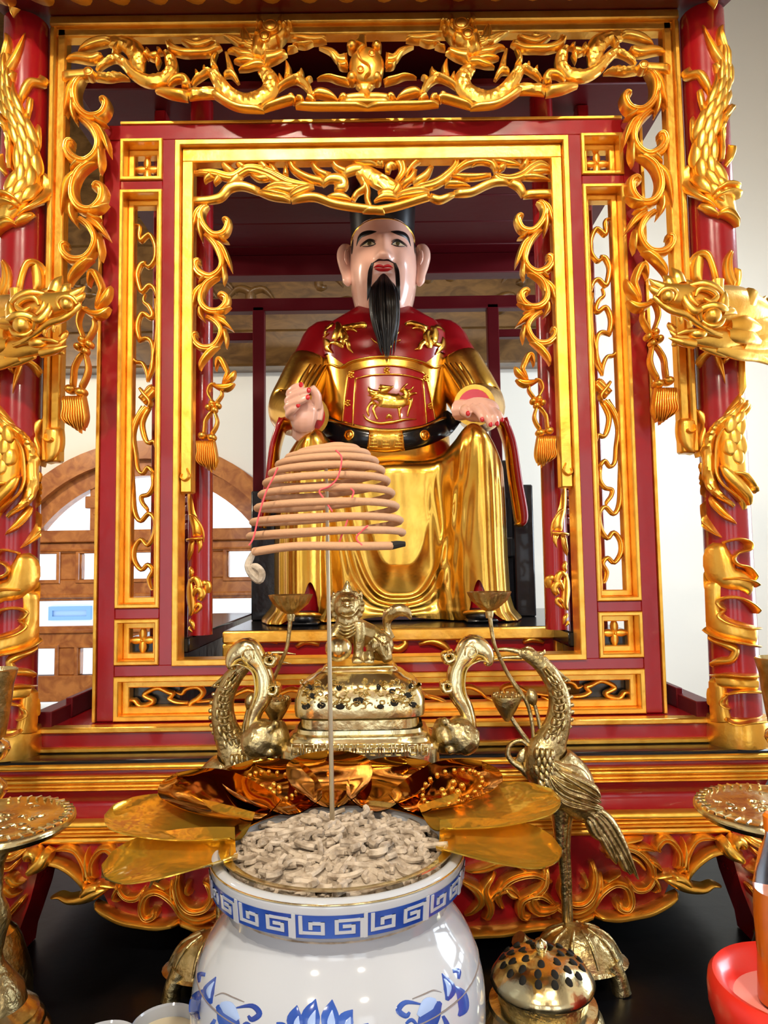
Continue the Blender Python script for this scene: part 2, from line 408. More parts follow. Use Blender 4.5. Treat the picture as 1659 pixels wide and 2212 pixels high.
# neighbouring house outside
t = thing('neighbour_house', 'pale house with a blue framed window seen through the arched window', 'building', (-3.6, 9.2, 0))
BLDG = mat('outside_render', (.82, .86, .92), .9); BLUEP = mat('outside_blue_frame', (.20, .36, .62), .6); BLUEG = mat('outside_pane', (.36, .52, .74), .3)
MB().box(-6, -1.4, 9.2, 9.5, 0, 1.75).build('wall', BLDG, t)
p0 = at(107, 1340, 9.18); p1 = at(198, 1309, 9.18)
m = MB(); frame_ring(m, p0.x, p1.x, p0.z, p1.z, .05, 9.14, 9.2); wf = m.build('window', BLUEP, t)
MB().box(p0.x+.05, p1.x-.05, 9.17, 9.2, p0.z+.05, p1.z-.05).build('pane', BLUEG, wf)
# carved beam along the back wall
B1 = bpy.data.objects.new('trim_1', None); COL.objects.link(B1); B1.location = (0, YB, 2.75); B1['kind'] = 'structure'; B1['_o'] = [0, YB, 2.75]
B1['label'] = 'brown carved wooden beam along the back wall'
MB().box(XL, 1.2, YB-.16, YB, 2.75, 2.96, .012).build('beam', DKWOOD, B1)
MB().box(XL, 1.2, YB-.10, YB, 2.97, 3.5, .012).box(XL, .5, YB-.07, YB, 3.51, ZC-.01, .01).build('carved_board', DKWOOD, B1)
m = MB(); rnd = random.Random(3)
mpb = lambda x, z, h: (x, YB-.10-h, z)
for i in range(39):
    x = -2.4+i*.085+rnd.uniform(-.02, .02); z = 3.05+rnd.uniform(0, .34)+(rnd.random() < .4 and i < 24)*rnd.uniform(.4, .9); s = rnd.choice((-1, 1)); q = rnd.uniform(.07, .12)
    m.stroke(mpb, [(x-s*q, z-q*.3), (x-s*q*.3, z+q*.5), (x+s*q*.5, z+q*.3), (x+s*q*.5, z-q*.3), (x+s*q*.05, z-q*.25)], [.004, .022, .026, .024, .012], .03, sub=4, k=7, grooves=1)
m.build('beam_carving', DKWOOD, B1)
# ================================================================== altar table and pedestal
ZT = .805                                    # black altar table top
t = thing('altar_table', 'wide glossy black lacquered altar table under all the vessels', 'table', (0, 1.3, 0))
MB().box(-1.6, 1.5, .55, 2.9, ZT-.05, ZT, .008).build('table_top', TABLEM, t)
MB().box(-1.5, 1.4, .65, 2.8, ZT-.16, ZT-.05).build('apron', BLACKM, t)
for x in (-1.5, 1.3):
    for y in (.65, 2.7): MB().box(x, x+.1, y, y+.1, 0, ZT-.16, .006).build('leg', BLACKM, t)
XC, XO = -.008, -.02                         # axis of the inner and of the outer frame
ZP, ZL = 1.20, 1.254                         # pedestal top, ledge top
PED = thing('altar_pedestal', 'red and gold carved low pedestal carrying the shrine on the black table', 'pedestal', (XO, 2.2, ZT))
PH = .84
zc = lambda y, d: at(808, y, d).z
def moulding(name, y0, y1, d, mm, bulge=.006, half=PH):
    z1, z0 = zc(y0, d), zc(y1, d); n = 6
    pr = [(d+.05, z0)]+[(d-bulge*sin(pi*i/n), z0+(z1-z0)*i/n) for i in range(n+1)]+[(d+.05, z1)]
    MB().extx(pr, XO-half, XO+half).build(name, mm, PED, 50)
MB().box(XO-PH, XO+PH, 1.545, 2.86, 1.185, ZP, .003).build('top_board', BLACK, PED)
moulding('gold_moulding', 1641, 1655, 1.542, FRAMEG)
moulding('red_band', 1655, 1666, 1.552, RED, .001)
for a, b in ((1666, 1672), (1673, 1684), (1685, 1692), (1693, 1699)): moulding('gold_moulding', a, b, 1.545+.002*(a % 3), FRAMEG, .004)
z1, z0 = zc(1699, 1.555), zc(1765, 1.545)
MB().extx([(1.62, z0), (1.553, z0)]+[(1.553+.018*sin(pi*i/10), z0+(z1-z0)*i/10) for i in range(11)]+[(1.62, z1)], XO-PH+.01, XO+PH-.01).build('red_cove', RED, PED, 50)
for a, b in ((1765, 1781), (1782, 1790), (1791, 1797), (1798, 1813)): moulding('gold_moulding', a, b, 1.538-.003*(a % 2), FRAMEG, .005)
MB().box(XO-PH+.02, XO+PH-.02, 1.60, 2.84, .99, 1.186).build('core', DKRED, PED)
for x in (-1, 1):
    for y in (1.60, 2.70): 
        if y > 2: MB().box(XO+x*(PH-.09)-.05, XO+x*(PH-.09)+.05, y, y+.1, ZT, 1.0, .006).build('leg', DKRED, PED)

MB().box(XO-PH+.03, XO+PH-.03, 2.79, 2.82, ZT+.001, .99).build('rear_light_block', DKRED, PED)  # added unseen board, keeps light from behind off the table top
for x in (-1, 1): MB().box(XO+x*(PH-.06)-.012, XO+x*(PH-.06)+.012, 1.75, 2.68, .90, .99).build('side_light_block', DKRED, PED)  # added boards that cut the light under the pedestal from the sides
# ================================================================== the shrine
SH = thing('altar_shrine', 'red and gold carved wooden altar shrine housing the seated statue', 'shrine', (XO, 2.2, ZP))
def part(mb, name, mm, smooth=40, par=None, label=None): return mb.build(name, mm, par or SH, smooth, label)
DI, DO = 1.66, 1.60
# ledge and floor
part(MB().box(XO-.74, XO+.74, 1.614, 1.66, ZP+.008, ZL-.006, .002), 'ledge_board', RED)
part(MB().box(XO-.745, XO+.745, 1.606, 1.64, ZL-.013, ZL, .003), 'ledge_moulding', FRAMEG)
part(MB().box(XO-.745, XO+.745, 1.604, 1.64, ZP, ZP+.012, .003), 'ledge_moulding', FRAMEG)
part(MB().box(XO-.74, XO+.74, 1.622, 2.85, ZP+.002, ZL-.001), 'floor_board', RED)
for s in (-1, 1):
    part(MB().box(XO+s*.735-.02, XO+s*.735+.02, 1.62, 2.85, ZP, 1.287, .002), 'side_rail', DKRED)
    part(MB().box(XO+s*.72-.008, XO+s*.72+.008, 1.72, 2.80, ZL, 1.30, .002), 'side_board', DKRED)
# inner frame
part(MB().box(XC-.645, XC+.645, DI, DI+.05, 2.630, 2.668, .002), 'top_rail', RED)
part(MB().box(XC-.605, XC+.605, DI-.004, DI+.05, 2.668, 2.675, .001), 'gold_edge', FRAMEG)
part(MB().box(XC-.605, XC+.605, DI, DI+.05, 1.355, 1.381, .002), 'lower_rail', RED)
for s in (-1, 1):
    a, b = sorted((s*.603, s*.645)); part(MB().box(XC+a, XC+b, DI, DI+.05, ZL, 2.630, .003), 'post', RED)
    a, b = sorted((s*.645, s*.653)); part(MB().box(XC+a, XC+b, DI-.004, DI+.05, ZL, 2.664, .001), 'gold_edge', FRAMEG)
    a, b = sorted((s*.470, s*.505)); part(MB().box(XC+a, XC+b, DI, DI+.05, 1.378, 2.632, .003), 'post', RED)
    a, b = sorted((s*.503, s*.605))
    for z0, z1 in ((2.505, 2.528), (1.485, 1.510)): part(MB().box(XC+a, XC+b, DI, DI+.05, z0, z1, .002), 'cross_rail', RED)
    for z0, z1 in ((2.528, 2.632), (1.510, 2.505), (1.381, 1.485)):
        m = MB(); frame_ring(m, XC+a, XC+b, z0, z1, .0095, DI-.006, DI+.05); part(m, 'panel_border', FRAMEG)
        m = MB(); frame_ring(m, XC+a+.0095, XC+b-.0095, z0+.0095, z1-.0095, .0145, DI+.03, DI+.055); part(m, 'panel_frame', FRAMEG)
    for z0, z1 in ((2.528, 2.632), (1.381, 1.485)):     # pierced four-petal flowers
        cx, cz = XC+s*.554, (z0+z1)/2; m = MB(); mp = lambda x, z, h: (x, DI+.042-h, z)
        for k in range(4):
            c, q = cos(k*pi/2), sin(k*pi/2)
            m.stroke(mp, [(cx, cz), (cx+c*.010, cz+q*.010), (cx+c*.020, cz+q*.020), (cx+c*.032, cz+q*.032)], [.004, .0085, .0085, .003], .006, thick=.008, grooves=1, sub=4, k=7)
        m.dome(mp, cx, cz, .005, .005, .01, thick=.006, n=10); part(m, 'flower', FRAMEG)
z0, z1 = ZL+.001, 1.355
m = MB(); frame_ring(m, XC-.605, XC+.605, z0, z1, .012, DI-.006, DI+.05); part(m, 'panel_border', FRAMEG)
m = MB(); frame_ring(m, XC-.593, XC+.593, z0+.012, z1-.012, .016, DI+.02, DI+.05); part(m, 'panel_frame', FRAMEG)
m = MB(); frame_ring(m, XC-.473, XC+.473, 1.378, 2.626, .014, DI-.008, DI+.05); part(m, 'opening_border', FRAMEG)
# inner curtain frame (top bar and two hanging strips)
def zs(x, y, d): return at(x, y, d).z
part(MB().box(XC-.459, XC+.459, DI+.006, DI+.04, 2.577, 2.612, .003), 'curtain_bar', FRAMEG)
ZIB = zs(1225, 1052, DI)
for s in (-1, 1):
    a, b = sorted((s*.431, s*.459)); part(MB().box(XC+a, XC+b, DI+.006, DI+.04, ZIB, 2.58, .003), 'curtain_strip', FRAMEG)
# outer frame
ZOB = zs(1480, 978, DO)
for z0, z1, y in ((2.868, 2.892, DO-.012), (2.846, 2.869, DO-.002)): part(MB().box(XO-.737, XO+.737, y, DO+.03, z0, z1, .004), 'outer_bar', FRAMEG)
for s in (-1, 1):
    for a, b, y in ((.70, .722, DO-.002), (.722, .737, DO-.010)):
        a, b = sorted((s*a, s*b)); part(MB().box(XO+a, XO+b, y, DO+.03, ZOB, 2.868, .004), 'outer_strip', FRAMEG)
# rear frame
for s in (-1, 1):
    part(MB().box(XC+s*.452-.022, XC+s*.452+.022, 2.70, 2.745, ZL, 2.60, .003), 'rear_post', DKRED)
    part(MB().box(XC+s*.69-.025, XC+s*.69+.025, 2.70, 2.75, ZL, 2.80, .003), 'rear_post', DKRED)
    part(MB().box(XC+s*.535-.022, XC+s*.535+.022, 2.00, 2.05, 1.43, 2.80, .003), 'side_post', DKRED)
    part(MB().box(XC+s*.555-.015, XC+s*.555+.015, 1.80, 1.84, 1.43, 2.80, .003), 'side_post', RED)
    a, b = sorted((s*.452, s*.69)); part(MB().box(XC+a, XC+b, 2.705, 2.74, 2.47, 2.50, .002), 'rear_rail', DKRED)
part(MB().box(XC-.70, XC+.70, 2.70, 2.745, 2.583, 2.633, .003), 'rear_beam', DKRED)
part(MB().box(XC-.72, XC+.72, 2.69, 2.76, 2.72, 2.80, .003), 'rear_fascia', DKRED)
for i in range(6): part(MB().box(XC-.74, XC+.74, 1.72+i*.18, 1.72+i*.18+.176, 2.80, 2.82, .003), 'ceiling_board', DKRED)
for s in (-1, 1):      # black side plinths
    a, b = sorted((s*.448, s*.60)); part(MB().box(XC+a, XC+b, 1.712, 2.60, 1.40, 1.437, .004), 'side_plinth', BLACK)
    a, b = sorted((s*.470, s*.60)); part(MB().box(XC+a, XC+b, 1.714, 2.58, ZL, 1.40), 'plinth_base', BLACKM)
# roof with an eave of rounded gold tiles
pr = [(1.50, 2.862), (1.50, 2.875), (2.25, 3.25), (3.0, 2.875), (3.0, 2.862), (1.60, 2.895)]
part(MB().extx(pr, XO-.84, XO+.84), 'roof', DKRED, 20)
TW = .0845
tile = MB()
for i in range(20):
    x = XO-.80+i*TW; m = MB(); n = 8; vs = []; fs = []
    for k in range(n+1):
        u = k/n; xx = x+TW*(u-.5)*1.02; sag = .016*(1-(2*u-1)**2); 
        for (yy, zz0) in ((1.478, 2.848), (1.478, 2.862), (1.60, 2.93), (1.60, 2.912)): vs.append((xx, yy, zz0-sag+.010))
    for k in range(n):
        for a in range(4): b = (a+1) % 4; fs.append((k*4+a, (k+1)*4+a, (k+1)*4+b, k*4+b))
    fs += [(0, 1, 2, 3), (n*4+3, n*4+2, n*4+1, n*4)]
    part(m.add(vs, fs), 'eave_tile', GOLD)
# ================================================================== carved gold ornament of the shrine
PO, PI_ = plane(DO), plane(DI+.012)
def strokes(m, mp, Z, s, rows, wk=1, **kw):
    """rows: (points in crop coordinates, half widths in crop pixels, options)"""
    for r in rows:
        o = dict(kw); 
        if len(r) > 2: o.update(r[2])
        w = r[1]; w = [x/s*wk for x in w] if isinstance(w, (list, tuple)) else w/s*wk
        m.stroke(mp, Z(r[0]), w, **o)
# ---------------------------------------------------------------- acanthus curtains
S3 = 4.425; Z3 = zoomer(1320, 140, S3)
ACA = [([(350,50),(420,180),(400,340),(300,440),(180,430),(125,340),(150,285),(190,300)], [26,40,36,36,38,36,34,20], dict(grooves=3)),
       ([(390,70),(460,170),(500,300),(528,415)], [18,30,26,3], dict(grooves=2)),
       ([(440,240),(448,380),(425,490)], [22,28,3], dict(grooves=1)),
       ([(395,425),(270,540),(212,680),(250,800),(350,870),(455,830),(505,750),(490,680),(450,675)], [20,36,34,34,40,44,40,38,22], dict(grooves=3)),
       ([(310,495),(205,560),(145,680),(110,812)], [20,30,28,2], dict(grooves=2)),
       ([(250,445),(190,490),(130,512)], [24,20,2], dict(grooves=1)),
       ([(205,710),(198,860),(212,968)], [22,28,2], dict(grooves=1)),
       ([(400,860),(450,900),(490,950)], [30,22,2], dict(grooves=1)),
       ([(262,860),(400,955),(462,1090),(458,1220),(390,1310),(290,1318),(205,1240),(185,1140),(235,1095),(270,1130)], [22,34,34,38,36,32,36,40,38,24], dict(grooves=3)),
       ([(420,950),(520,1060),(560,1200),(583,1375)], [20,32,26,2], dict(grooves=2)),
       ([(480,1240),(488,1360),(440,1475)], [22,28,2], dict(grooves=1)),
       ([(320,1330),(225,1315),(143,1262)], [26,22,2], dict(grooves=1)),
       ([(340,1365),(270,1400),(218,1396)], [22,16,2], dict(grooves=1)),
       ([(430,1390),(330,1470),(270,1590),(295,1700),(370,1785),(480,1795),(560,1735),(575,1660),(530,1640)], [20,30,30,30,34,36,34,32,24], dict(grooves=3)),
       ([(350,1400),(235,1480),(135,1612)], [18,32,2], dict(grooves=2)),
       ([(235,1575),(222,1700),(226,1803)], [18,26,2], dict(grooves=1)),
       ([(310,1770),(420,1850),(505,1950),(530,2030)], [20,32,26,4], dict(grooves=2))]
S5 = 5.2; Z5 = zoomer(1340, 520, S5)
ACB = [([(310,425),(285,300),(235,290),(185,390),(165,480),(190,560),(235,680)], [6,28,40,36,26,24,10], dict(grooves=2)),
       ([(55,430),(110,550),(222,690)], [4,36,14], dict(grooves=2)),
       ([(78,668),(150,730),(240,745),(390,680)], [4,36,44,6], dict(grooves=2)),
       ([(330,660),(400,700),(436,830),(400,960),(370,1040)], [10,16,15,15,13], {}),
       ([(262,790),(258,880),(320,1000),(360,1050)], [14,15,15,12], {}),
       ([(375,1150),(342,1330),(370,1450),(430,1560)], [14,18,18,18], {}),
       ([(400,1160),(490,1310),(510,1440),(525,1550)], [12,16,18,18], {})]
FLOW = (Z5([(380,1090)])[0], 16)
TASS = [([(425+60*k/5-20, 1650), (405+62*k/5-18, 1780), (400+70*k/5-22, 1900), (425+46*k/5-26, 2040-7*abs(k-6)+22*(k % 4)/2)], [14, 17, 15, 2], dict(grooves=1)) for k in range(0, 19, 2)]
def curtain(mp, warp, name, hk):
    m = MB()
    def add(Z, s, rows, h):
        for r in rows:
            o = dict(r[2]); pts = [warp(*p) for p in Z(r[0])]; w = [x/s*warp.k*1.18 for x in r[1]]
            m.stroke(mp, pts, w, h=h*hk, thick=.016*hk, sub=5, **o)
    add(Z3, S3, ACA, .017); add(Z5, S5, ACB[:3], .016); add(Z5, S5, ACB[3:], .010); add(Z5, S5, TASS, .012)
    (fx, fy), fr = FLOW
    for k in range(4):
        a = pi/4*0+k*pi/2+.2; x, y = warp(fx+cos(a)*12, fy+sin(a)*12); m.dome(mp, x, y, 9*warp.k, 9*warp.k, .014*hk, thick=.012*hk, n=14)
    x, y = warp(fx, fy); m.dome(mp, x, y, 6.5*warp.k, 6.5*warp.k, .022*hk, thick=.012*hk, n=14)
    for bx, by in ((425, 1610), (540, 1575)):
        x, y = warp(*Z5([(bx, by)])[0]); m.dome(mp, x, y, 12*warp.k, 10*warp.k, .018*hk, thick=.014*hk, n=16)
    return m
def w_out(x, y): return x, y
w_out.k = 1
def pw(y, a, b):
    if y <= a[0]: return b[0]+(y-a[0])*(b[1]-b[0])/(a[1]-a[0])
    for i in range(len(a)-1):
        if y <= a[i+1] or i == len(a)-2: return b[i]+(y-a[i])*(b[i+1]-b[i])/(a[i+1]-a[i])
def w_in(x, y):
    yi = pw(y, [150, 220, 294, 389, 513, 600, 730, 830, 905], [432, 478, 556, 630, 712, 790, 868, 935, 1000])
    eo = 1437+(y-150)*.052; ei = 1196+(yi-440)*.030
    return ei-(eo-x)*.86, yi
w_in.k = .84
mo = curtain(PO, w_out, 'o', 1.0); part(mo, 'acanthus_curtain', GOLD); part(mo.mirrored(XO), 'acanthus_curtain', GOLD)
mi = curtain(plane(DI+.02), w_in, 'i', .85); part(mi, 'acanthus_curtain', GOLD); part(mi.mirrored(XC), 'acanthus_curtain', GOLD)
# scroll ends of the hanging strips
S6 = 5.265; Z6 = zoomer(1440, 820, S6)
m = MB(); strokes(m, PO, Z6, S6, [([(230,440),(240,600),(260,760),(320,840)], [85,100,70,6], dict(flat=True)), ([(280,520),(290,590),(240,620),(200,600),(205,570)], [10,12,12,12,6], dict(base=.012, thick=.01)),
       ([(330,340),(400,430),(440,540),(400,700),(400,870)], [10,55,55,55,10], dict(flat=True, thick=.03))], h=.014, thick=.024)
part(m, 'strip_scroll', GOLD); part(m.mirrored(XO), 'strip_scroll', GOLD)
S3b = 3.318; ZL3 = zoomer(0, 500, S3b)
m = MB(); strokes(m, plane(DI+.02), ZL3, S3b, [([(1310,1560),(1322,1680),(1325,1800),(1290,1890)], [40,46,42,8], dict(flat=True)), ([(1350,1700),(1370,1760),(1340,1790),(1310,1770),(1320,1740)], [8,10,10,9,5], dict(base=.012, thick=.01))], h=.012, thick=.02)
ms = m; part(ms, 'strip_scroll', GOLD); part(ms.mirrored(XC), 'strip_scroll', GOLD)
# ---------------------------------------------------------------- outer valance with two dragons chasing the sun
SA = 4.366; ZA = zoomer(100, 20, SA); ZB = zoomer(460, 20, SA)
VA = [([(150,640),(300,630),(420,620),(480,640)], [45,42,38,20], dict(flat=True)), ([(470,630),(580,640),(680,630),(780,655)], [32,34,32,6], dict(scales=1.2)),
      ([(470,575),(560,490),(660,455),(740,510),(830,605),(960,670),(1100,655),(1180,570),(1165,460),(1110,385)], [14,28,34,40,46,52,56,54,48,14], dict(scales=.9)),
      ([(590,300),(740,320),(840,400),(862,510),(890,600)], [36,62,78,64,30], dict(scales=.7)),
      ([(188,470),(300,452),(440,465),(525,425)], [4,34,40,22], dict(grooves=2)), ([(300,400),(390,350),(480,315),(610,290)], [4,34,40,36], dict(grooves=2)),
      ([(650,420),(670,360),(690,310)], [30,26,4], dict(grooves=1)), ([(930,450),(960,410),(945,365)], [30,24,3], {}), ([(950,450),(1010,450),(1070,440)], [4,30,28], {}), ([(1060,470),(1048,520),(1045,555)], [22,16,3], {}), ([(1080,420),(1070,390),(1040,370)], [24,16,3], {}),
      ([(1150,290),(1190,370),(1300,410),(1420,410),(1540,400),(1640,340)], [26,36,32,30,32,28], dict(grooves=2)), ([(1280,290),(1400,345),(1500,330),(1590,285)], [16,34,32,14], dict(grooves=2)), ([(1380,290),(1420,310),(1460,285)], [16,26,16], {}),
      ([(1030,760),(1180,790),(1340,815)], [16,42,44], dict(flat=True, grooves=1)), ([(1150,720),(1220,660),(1300,655),(1325,705),(1275,715)], [16,28,34,34,22], {}),
      ([(1340,800),(1480,785),(1640,785)], [44,44,42], dict(scales=.9)), ([(1370,705),(1440,640),(1530,590),(1610,640),(1680,760)], [16,26,28,28,28], dict(scales=.8)),
      ([(1590,560),(1572,480),(1615,405)], [28,22,3], dict(grooves=1)), ([(1430,630),(1420,600),(1410,580)], [20,14,3], {}), ([(1500,590),(1495,560),(1500,540)], [20,14,3], {})]
VB = [([(-20,560),(60,690),(150,800),(280,865),(400,855),(515,790),(552,700),(515,620),(450,560)], [42,56,64,70,74,74,70,62,40], dict(scales=.55)),
      ([(-20,770),(120,870),(260,930),(480,945)], [30,26,24,20], dict(flat=True)), ([(100,620),(180,610),(240,690)], [16,28,12], {}), ([(170,600),(150,500),(120,400)], [34,22,10], dict(scales=.8)),
      ([(600,750),(680,690),(780,655),(870,700),(930,800)], [24,30,34,34,20], dict(scales=.6)), ([(640,720),(640,660),(620,610)], [22,20,3], dict(grooves=1)), ([(705,670),(712,580),(688,480)], [34,30,3], dict(grooves=2)), ([(800,650),(832,610),(835,558)], [40,28,3], dict(grooves=1)), ([(880,690),(910,660),(940,655)], [20,14,3], {}),
      ([(1270,470),(1190,470),(1120,400),(1000,360)], [56,36,24,3], dict(grooves=2)), ([(1290,690),(1180,665),(1090,640),(980,655)], [26,24,18,3], dict(grooves=1)), ([(1270,540),(1210,540),(1170,500)], [26,20,3], dict(grooves=1)),
      ([(740,260),(860,280),(960,290),(1070,280)], [14,32,36,26], dict(grooves=2)), ([(750,330),(860,340),(960,310)], [6,22,10], {}), ([(700,390),(750,380),(800,370)], [14,14,4], {}),
      ([(460,940),(600,890),(740,850),(780,880)], [22,30,32,22], dict(flat=True, grooves=1)), ([(700,860),(740,830),(760,870)], [16,26,16], {}), ([(780,840),(830,850),(850,890)], [18,24,16], {}), ([(880,830),(930,850),(960,890)], [26,28,18], {}),
      ([(780,905),(940,915),(1150,915),(1460,915)], [20,24,24,24], dict(flat=True)), ([(940,820),(1000,790),(1090,810),(1180,860)], [16,36,34,8], {}), ([(1190,860),(1230,830),(1260,860)], [16,28,20], {}), ([(1230,855),(1350,840),(1460,840)], [30,34,34], dict(flat=True)),
      # head
      ([(450,470),(470,330),(560,270),(660,220),(735,165)], [80,100,88,58,26], dict(h=.022, grooves=2)), ([(470,470),(590,450),(690,405)], [70,46,26], dict(h=.022, grooves=2)), ([(600,330),(660,270),(690,210)], [40,34,26], dict(h=.027)),
      ([(400,360),(330,330),(300,250),(288,160)], [50,56,46,3], dict(grooves=2)), ([(420,300),(430,250),(412,200)], [30,22,3], dict(h=.027)), ([(470,190),(440,130),(475,72)], [36,28,4], dict(h=.022)), ([(640,190),(640,130),(668,65)], [34,26,3], dict(h=.022)),
      ([(420,330),(290,330),(210,290),(92,240)], [40,40,26,3], dict(grooves=2)), ([(400,430),(280,420),(210,390),(135,395)], [40,36,24,3], dict(grooves=2)), ([(420,500),(320,480),(250,490),(195,490)], [36,34,22,3], dict(grooves=2)), ([(500,520),(400,520),(320,550),(240,575)], [30,34,24,3], dict(grooves=2))]
def valance_half():
    m = MB(); strokes(m, PO, ZA, SA, VA, 1.14, h=.014, thick=.010, sub=5); strokes(m, PO, ZB, SA, VB, 1.14, h=.014, thick=.010, sub=5)
    c = ZB([(500,315)])[0]; m.dome(PO, *c, 13, 13, .012, base=.016, ring=1); c = ZB([(555,215)])[0]; m.dome(PO, *c, 18, 15, .010, base=.016, ring=1)
    c = ZB([(680,215)])[0]; m.dome(PO, *c, 5, 6, .012, base=.022); c = ZB([(725,175)])[0]; m.dome(PO, *c, 6, 6, .012, base=.014)
    c = ZA([(425,635)])[0]; m.dome(PO, *c, 11, 10, .012, base=.012, ring=1)
    return m
vh = valance_half(); XV = at(792, 140, DO).x
part(vh, 'dragon_valance', GOLD, label='gold pierced valance carved with a dragon facing the sun disc')
part(vh.mirrored(XV), 'dragon_valance', GOLD, label='gold pierced valance carved with a dragon facing the sun disc')
m = MB(); c = ZB([(1450,550)])[0]; m.dome(PO, *c, 38, 41, .020, base=.004, ring=0, rings=8, n=36)
for p in ((1310,360),(1545,365),(1310,660),(1545,660)): q = ZB([p])[0]; m.dome(PO, *q, 11, 11, .014, base=.006)
strokes(m, PO, ZB, SA, [([(1410,250),(1400,300),(1380,350)], [34,50,90], dict(flat=True)), ([(1430,400),(1370,470),(1400,550),(1470,600),(1480,660),(1430,700)], [10,12,12,12,12,8], dict(base=.020, thick=.006)),
       ([(1430,710),(1430,770),(1430,830)], [90,46,110], dict(flat=True)), ([(1200,880),(1450,880),(1690,880)], [30,30,30], dict(flat=True))], h=.012, thick=.016)
for p in ((1500,480),(1395,630)): q = ZB([p])[0]; m.dome(PO, *q, 8, 8, .008, base=.020, ring=1)
part(m, 'sun_disc', GOLD, label='round gold sun disc with a yin and yang line on a cloud stand')
# ---------------------------------------------------------------- inner valance with a phoenix
S7 = 3.456; Z7 = zoomer(380, 290, S7); S8 = 3.606; Z8 = zoomer(800, 290, S8); PV = plane(DI+.02)
V7 = [([(110,498),(230,492),(330,470),(400,400),(500,385),(620,425)], [26,24,28,30,28,24], dict(flat=True)), ([(610,430),(720,450),(860,480)], [14,36,26], dict(grooves=2)),
      ([(860,490),(1030,465),(1200,520),(1480,560),(1560,565)], [22,28,26,26,26], dict(flat=True, grooves=1)),
      ([(135,285),(280,290),(420,320),(540,260),(680,290),(850,370),(1030,385)], [14,26,30,34,40,38,12], dict(grooves=3)),
      ([(430,290),(370,240),(330,180)], [26,26,4], dict(grooves=1)), ([(520,260),(470,220),(430,178)], [24,24,4], dict(grooves=1)), ([(680,270),(640,220),(590,180)], [26,30,6], dict(grooves=1)), ([(750,300),(720,250),(690,220)], [26,22,3], dict(grooves=1)),
      ([(270,300),(230,330),(215,365)], [26,22,3], dict(grooves=1)), ([(330,310),(300,350),(290,380)], [24,20,3], dict(grooves=1)), ([(480,300),(430,350),(380,390)], [30,30,10], dict(grooves=1)), ([(700,320),(620,330),(560,300)], [22,20,10], {}),
      ([(620,440),(740,390),(850,400),(900,380)], [6,36,44,16], dict(grooves=2)), ([(840,470),(920,420),(1030,385)], [14,34,16], dict(grooves=2)), ([(820,320),(820,270),(815,230)], [20,18,3], {}),
      ([(845,170),(880,260),(990,325),(1120,355)], [24,24,30,30], dict(grooves=1)), ([(1010,200),(1060,275),(1150,310)], [16,24,26], dict(grooves=1)), ([(1170,205),(1205,250),(1290,285)], [18,22,26], dict(grooves=1)),
      ([(1090,380),(1150,330),(1240,340),(1250,390),(1180,395)], [16,30,34,32,26], {}), ([(1240,300),(1330,260),(1420,260)], [26,34,20], {}), ([(1120,470),(1220,460),(1310,490)], [6,26,10], {}), ([(1480,500),(1560,460),(1659,470)], [6,26,20], {}),
      ([(1330,250),(1420,290),(1520,350),(1660,420)], [30,50,56,50], dict(scales=.5)), ([(1370,300),(1410,390),(1350,440),(1318,495)], [26,24,20,18], dict(grooves=1)), ([(1390,330),(1430,420),(1430,490),(1475,585)], [22,22,20,8], dict(grooves=1)),
      ([(1300,180),(1380,190),(1500,200)], [26,36,30], dict(flat=True)), ([(1520,240),(1540,180),(1640,170),(1700,220)], [26,36,38,30], dict(grooves=2)), ([(1580,290),(1600,230),(1650,240)], [16,22,12], {})]
V8 = [([(-60,585),(60,585),(200,560),(380,505),(460,480)], [24,26,26,26,26], dict(flat=True, grooves=1)), ([(460,480),(540,510),(660,460)], [22,26,16], dict(flat=True)), ([(650,460),(780,450),(900,395),(980,370),(1080,370)], [22,26,26,24,20], dict(flat=True)), ([(1080,370),(1160,410),(1200,480)], [22,30,22], dict(flat=True)), ([(1190,470),(1320,462),(1430,465)], [26,26,26], dict(flat=True)),
      ([(60,200),(140,165),(225,205),(252,290),(200,370)], [26,38,34,30,16], dict(grooves=2)), ([(130,300),(140,250),(190,250)], [14,22,14], {}), ([(-30,330),(60,360),(160,420),(250,420)], [40,46,50,30], dict(scales=.5)),
      ([(60,470),(150,460),(200,490)], [26,34,12], {}), ([(170,480),(220,410),(190,390)], [22,26,12], {}), ([(200,480),(340,450),(460,440)], [26,40,26], dict(grooves=2)), ([(270,330),(320,250),(400,185)], [16,18,20], dict(grooves=1)), ([(240,400),(320,340),(350,270)], [26,26,16], dict(grooves=1)), ([(330,380),(430,320),(480,245)], [26,30,16], dict(grooves=1)),
      ([(340,420),(500,385),(610,310),(670,230),(650,160)], [26,34,32,26,16], dict(grooves=2)), ([(580,385),(680,385),(780,405)], [22,24,4], dict(grooves=1)), ([(640,320),(720,330),(830,330),(940,315)], [14,26,24,14], dict(grooves=1)),
      ([(650,300),(740,230),(860,205),(950,225),(985,290)], [14,26,26,26,22], dict(grooves=2)), ([(780,230),(850,190),(900,150)], [20,30,6], dict(grooves=1)), ([(880,190),(1000,200),(1090,220),(1185,250)], [16,30,28,3], dict(grooves=2)), ([(990,280),(1040,250),(1060,250)], [24,22,8], {}),
      ([(960,320),(1080,345),(1180,320),(1260,260),(1330,235),(1405,265)], [18,28,34,36,30,6], dict(grooves=2)), ([(1190,270),(1220,200),(1260,150)], [30,24,3], dict(grooves=1)), ([(1250,230),(1300,200)], [24,3], {}), ([(1240,300),(1330,290),(1405,290)], [16,20,6], {}), ([(1160,335),(1280,330),(1400,355)], [16,26,3], dict(grooves=1)), ([(960,320),(1000,360),(1080,375)], [16,22,8], {})]
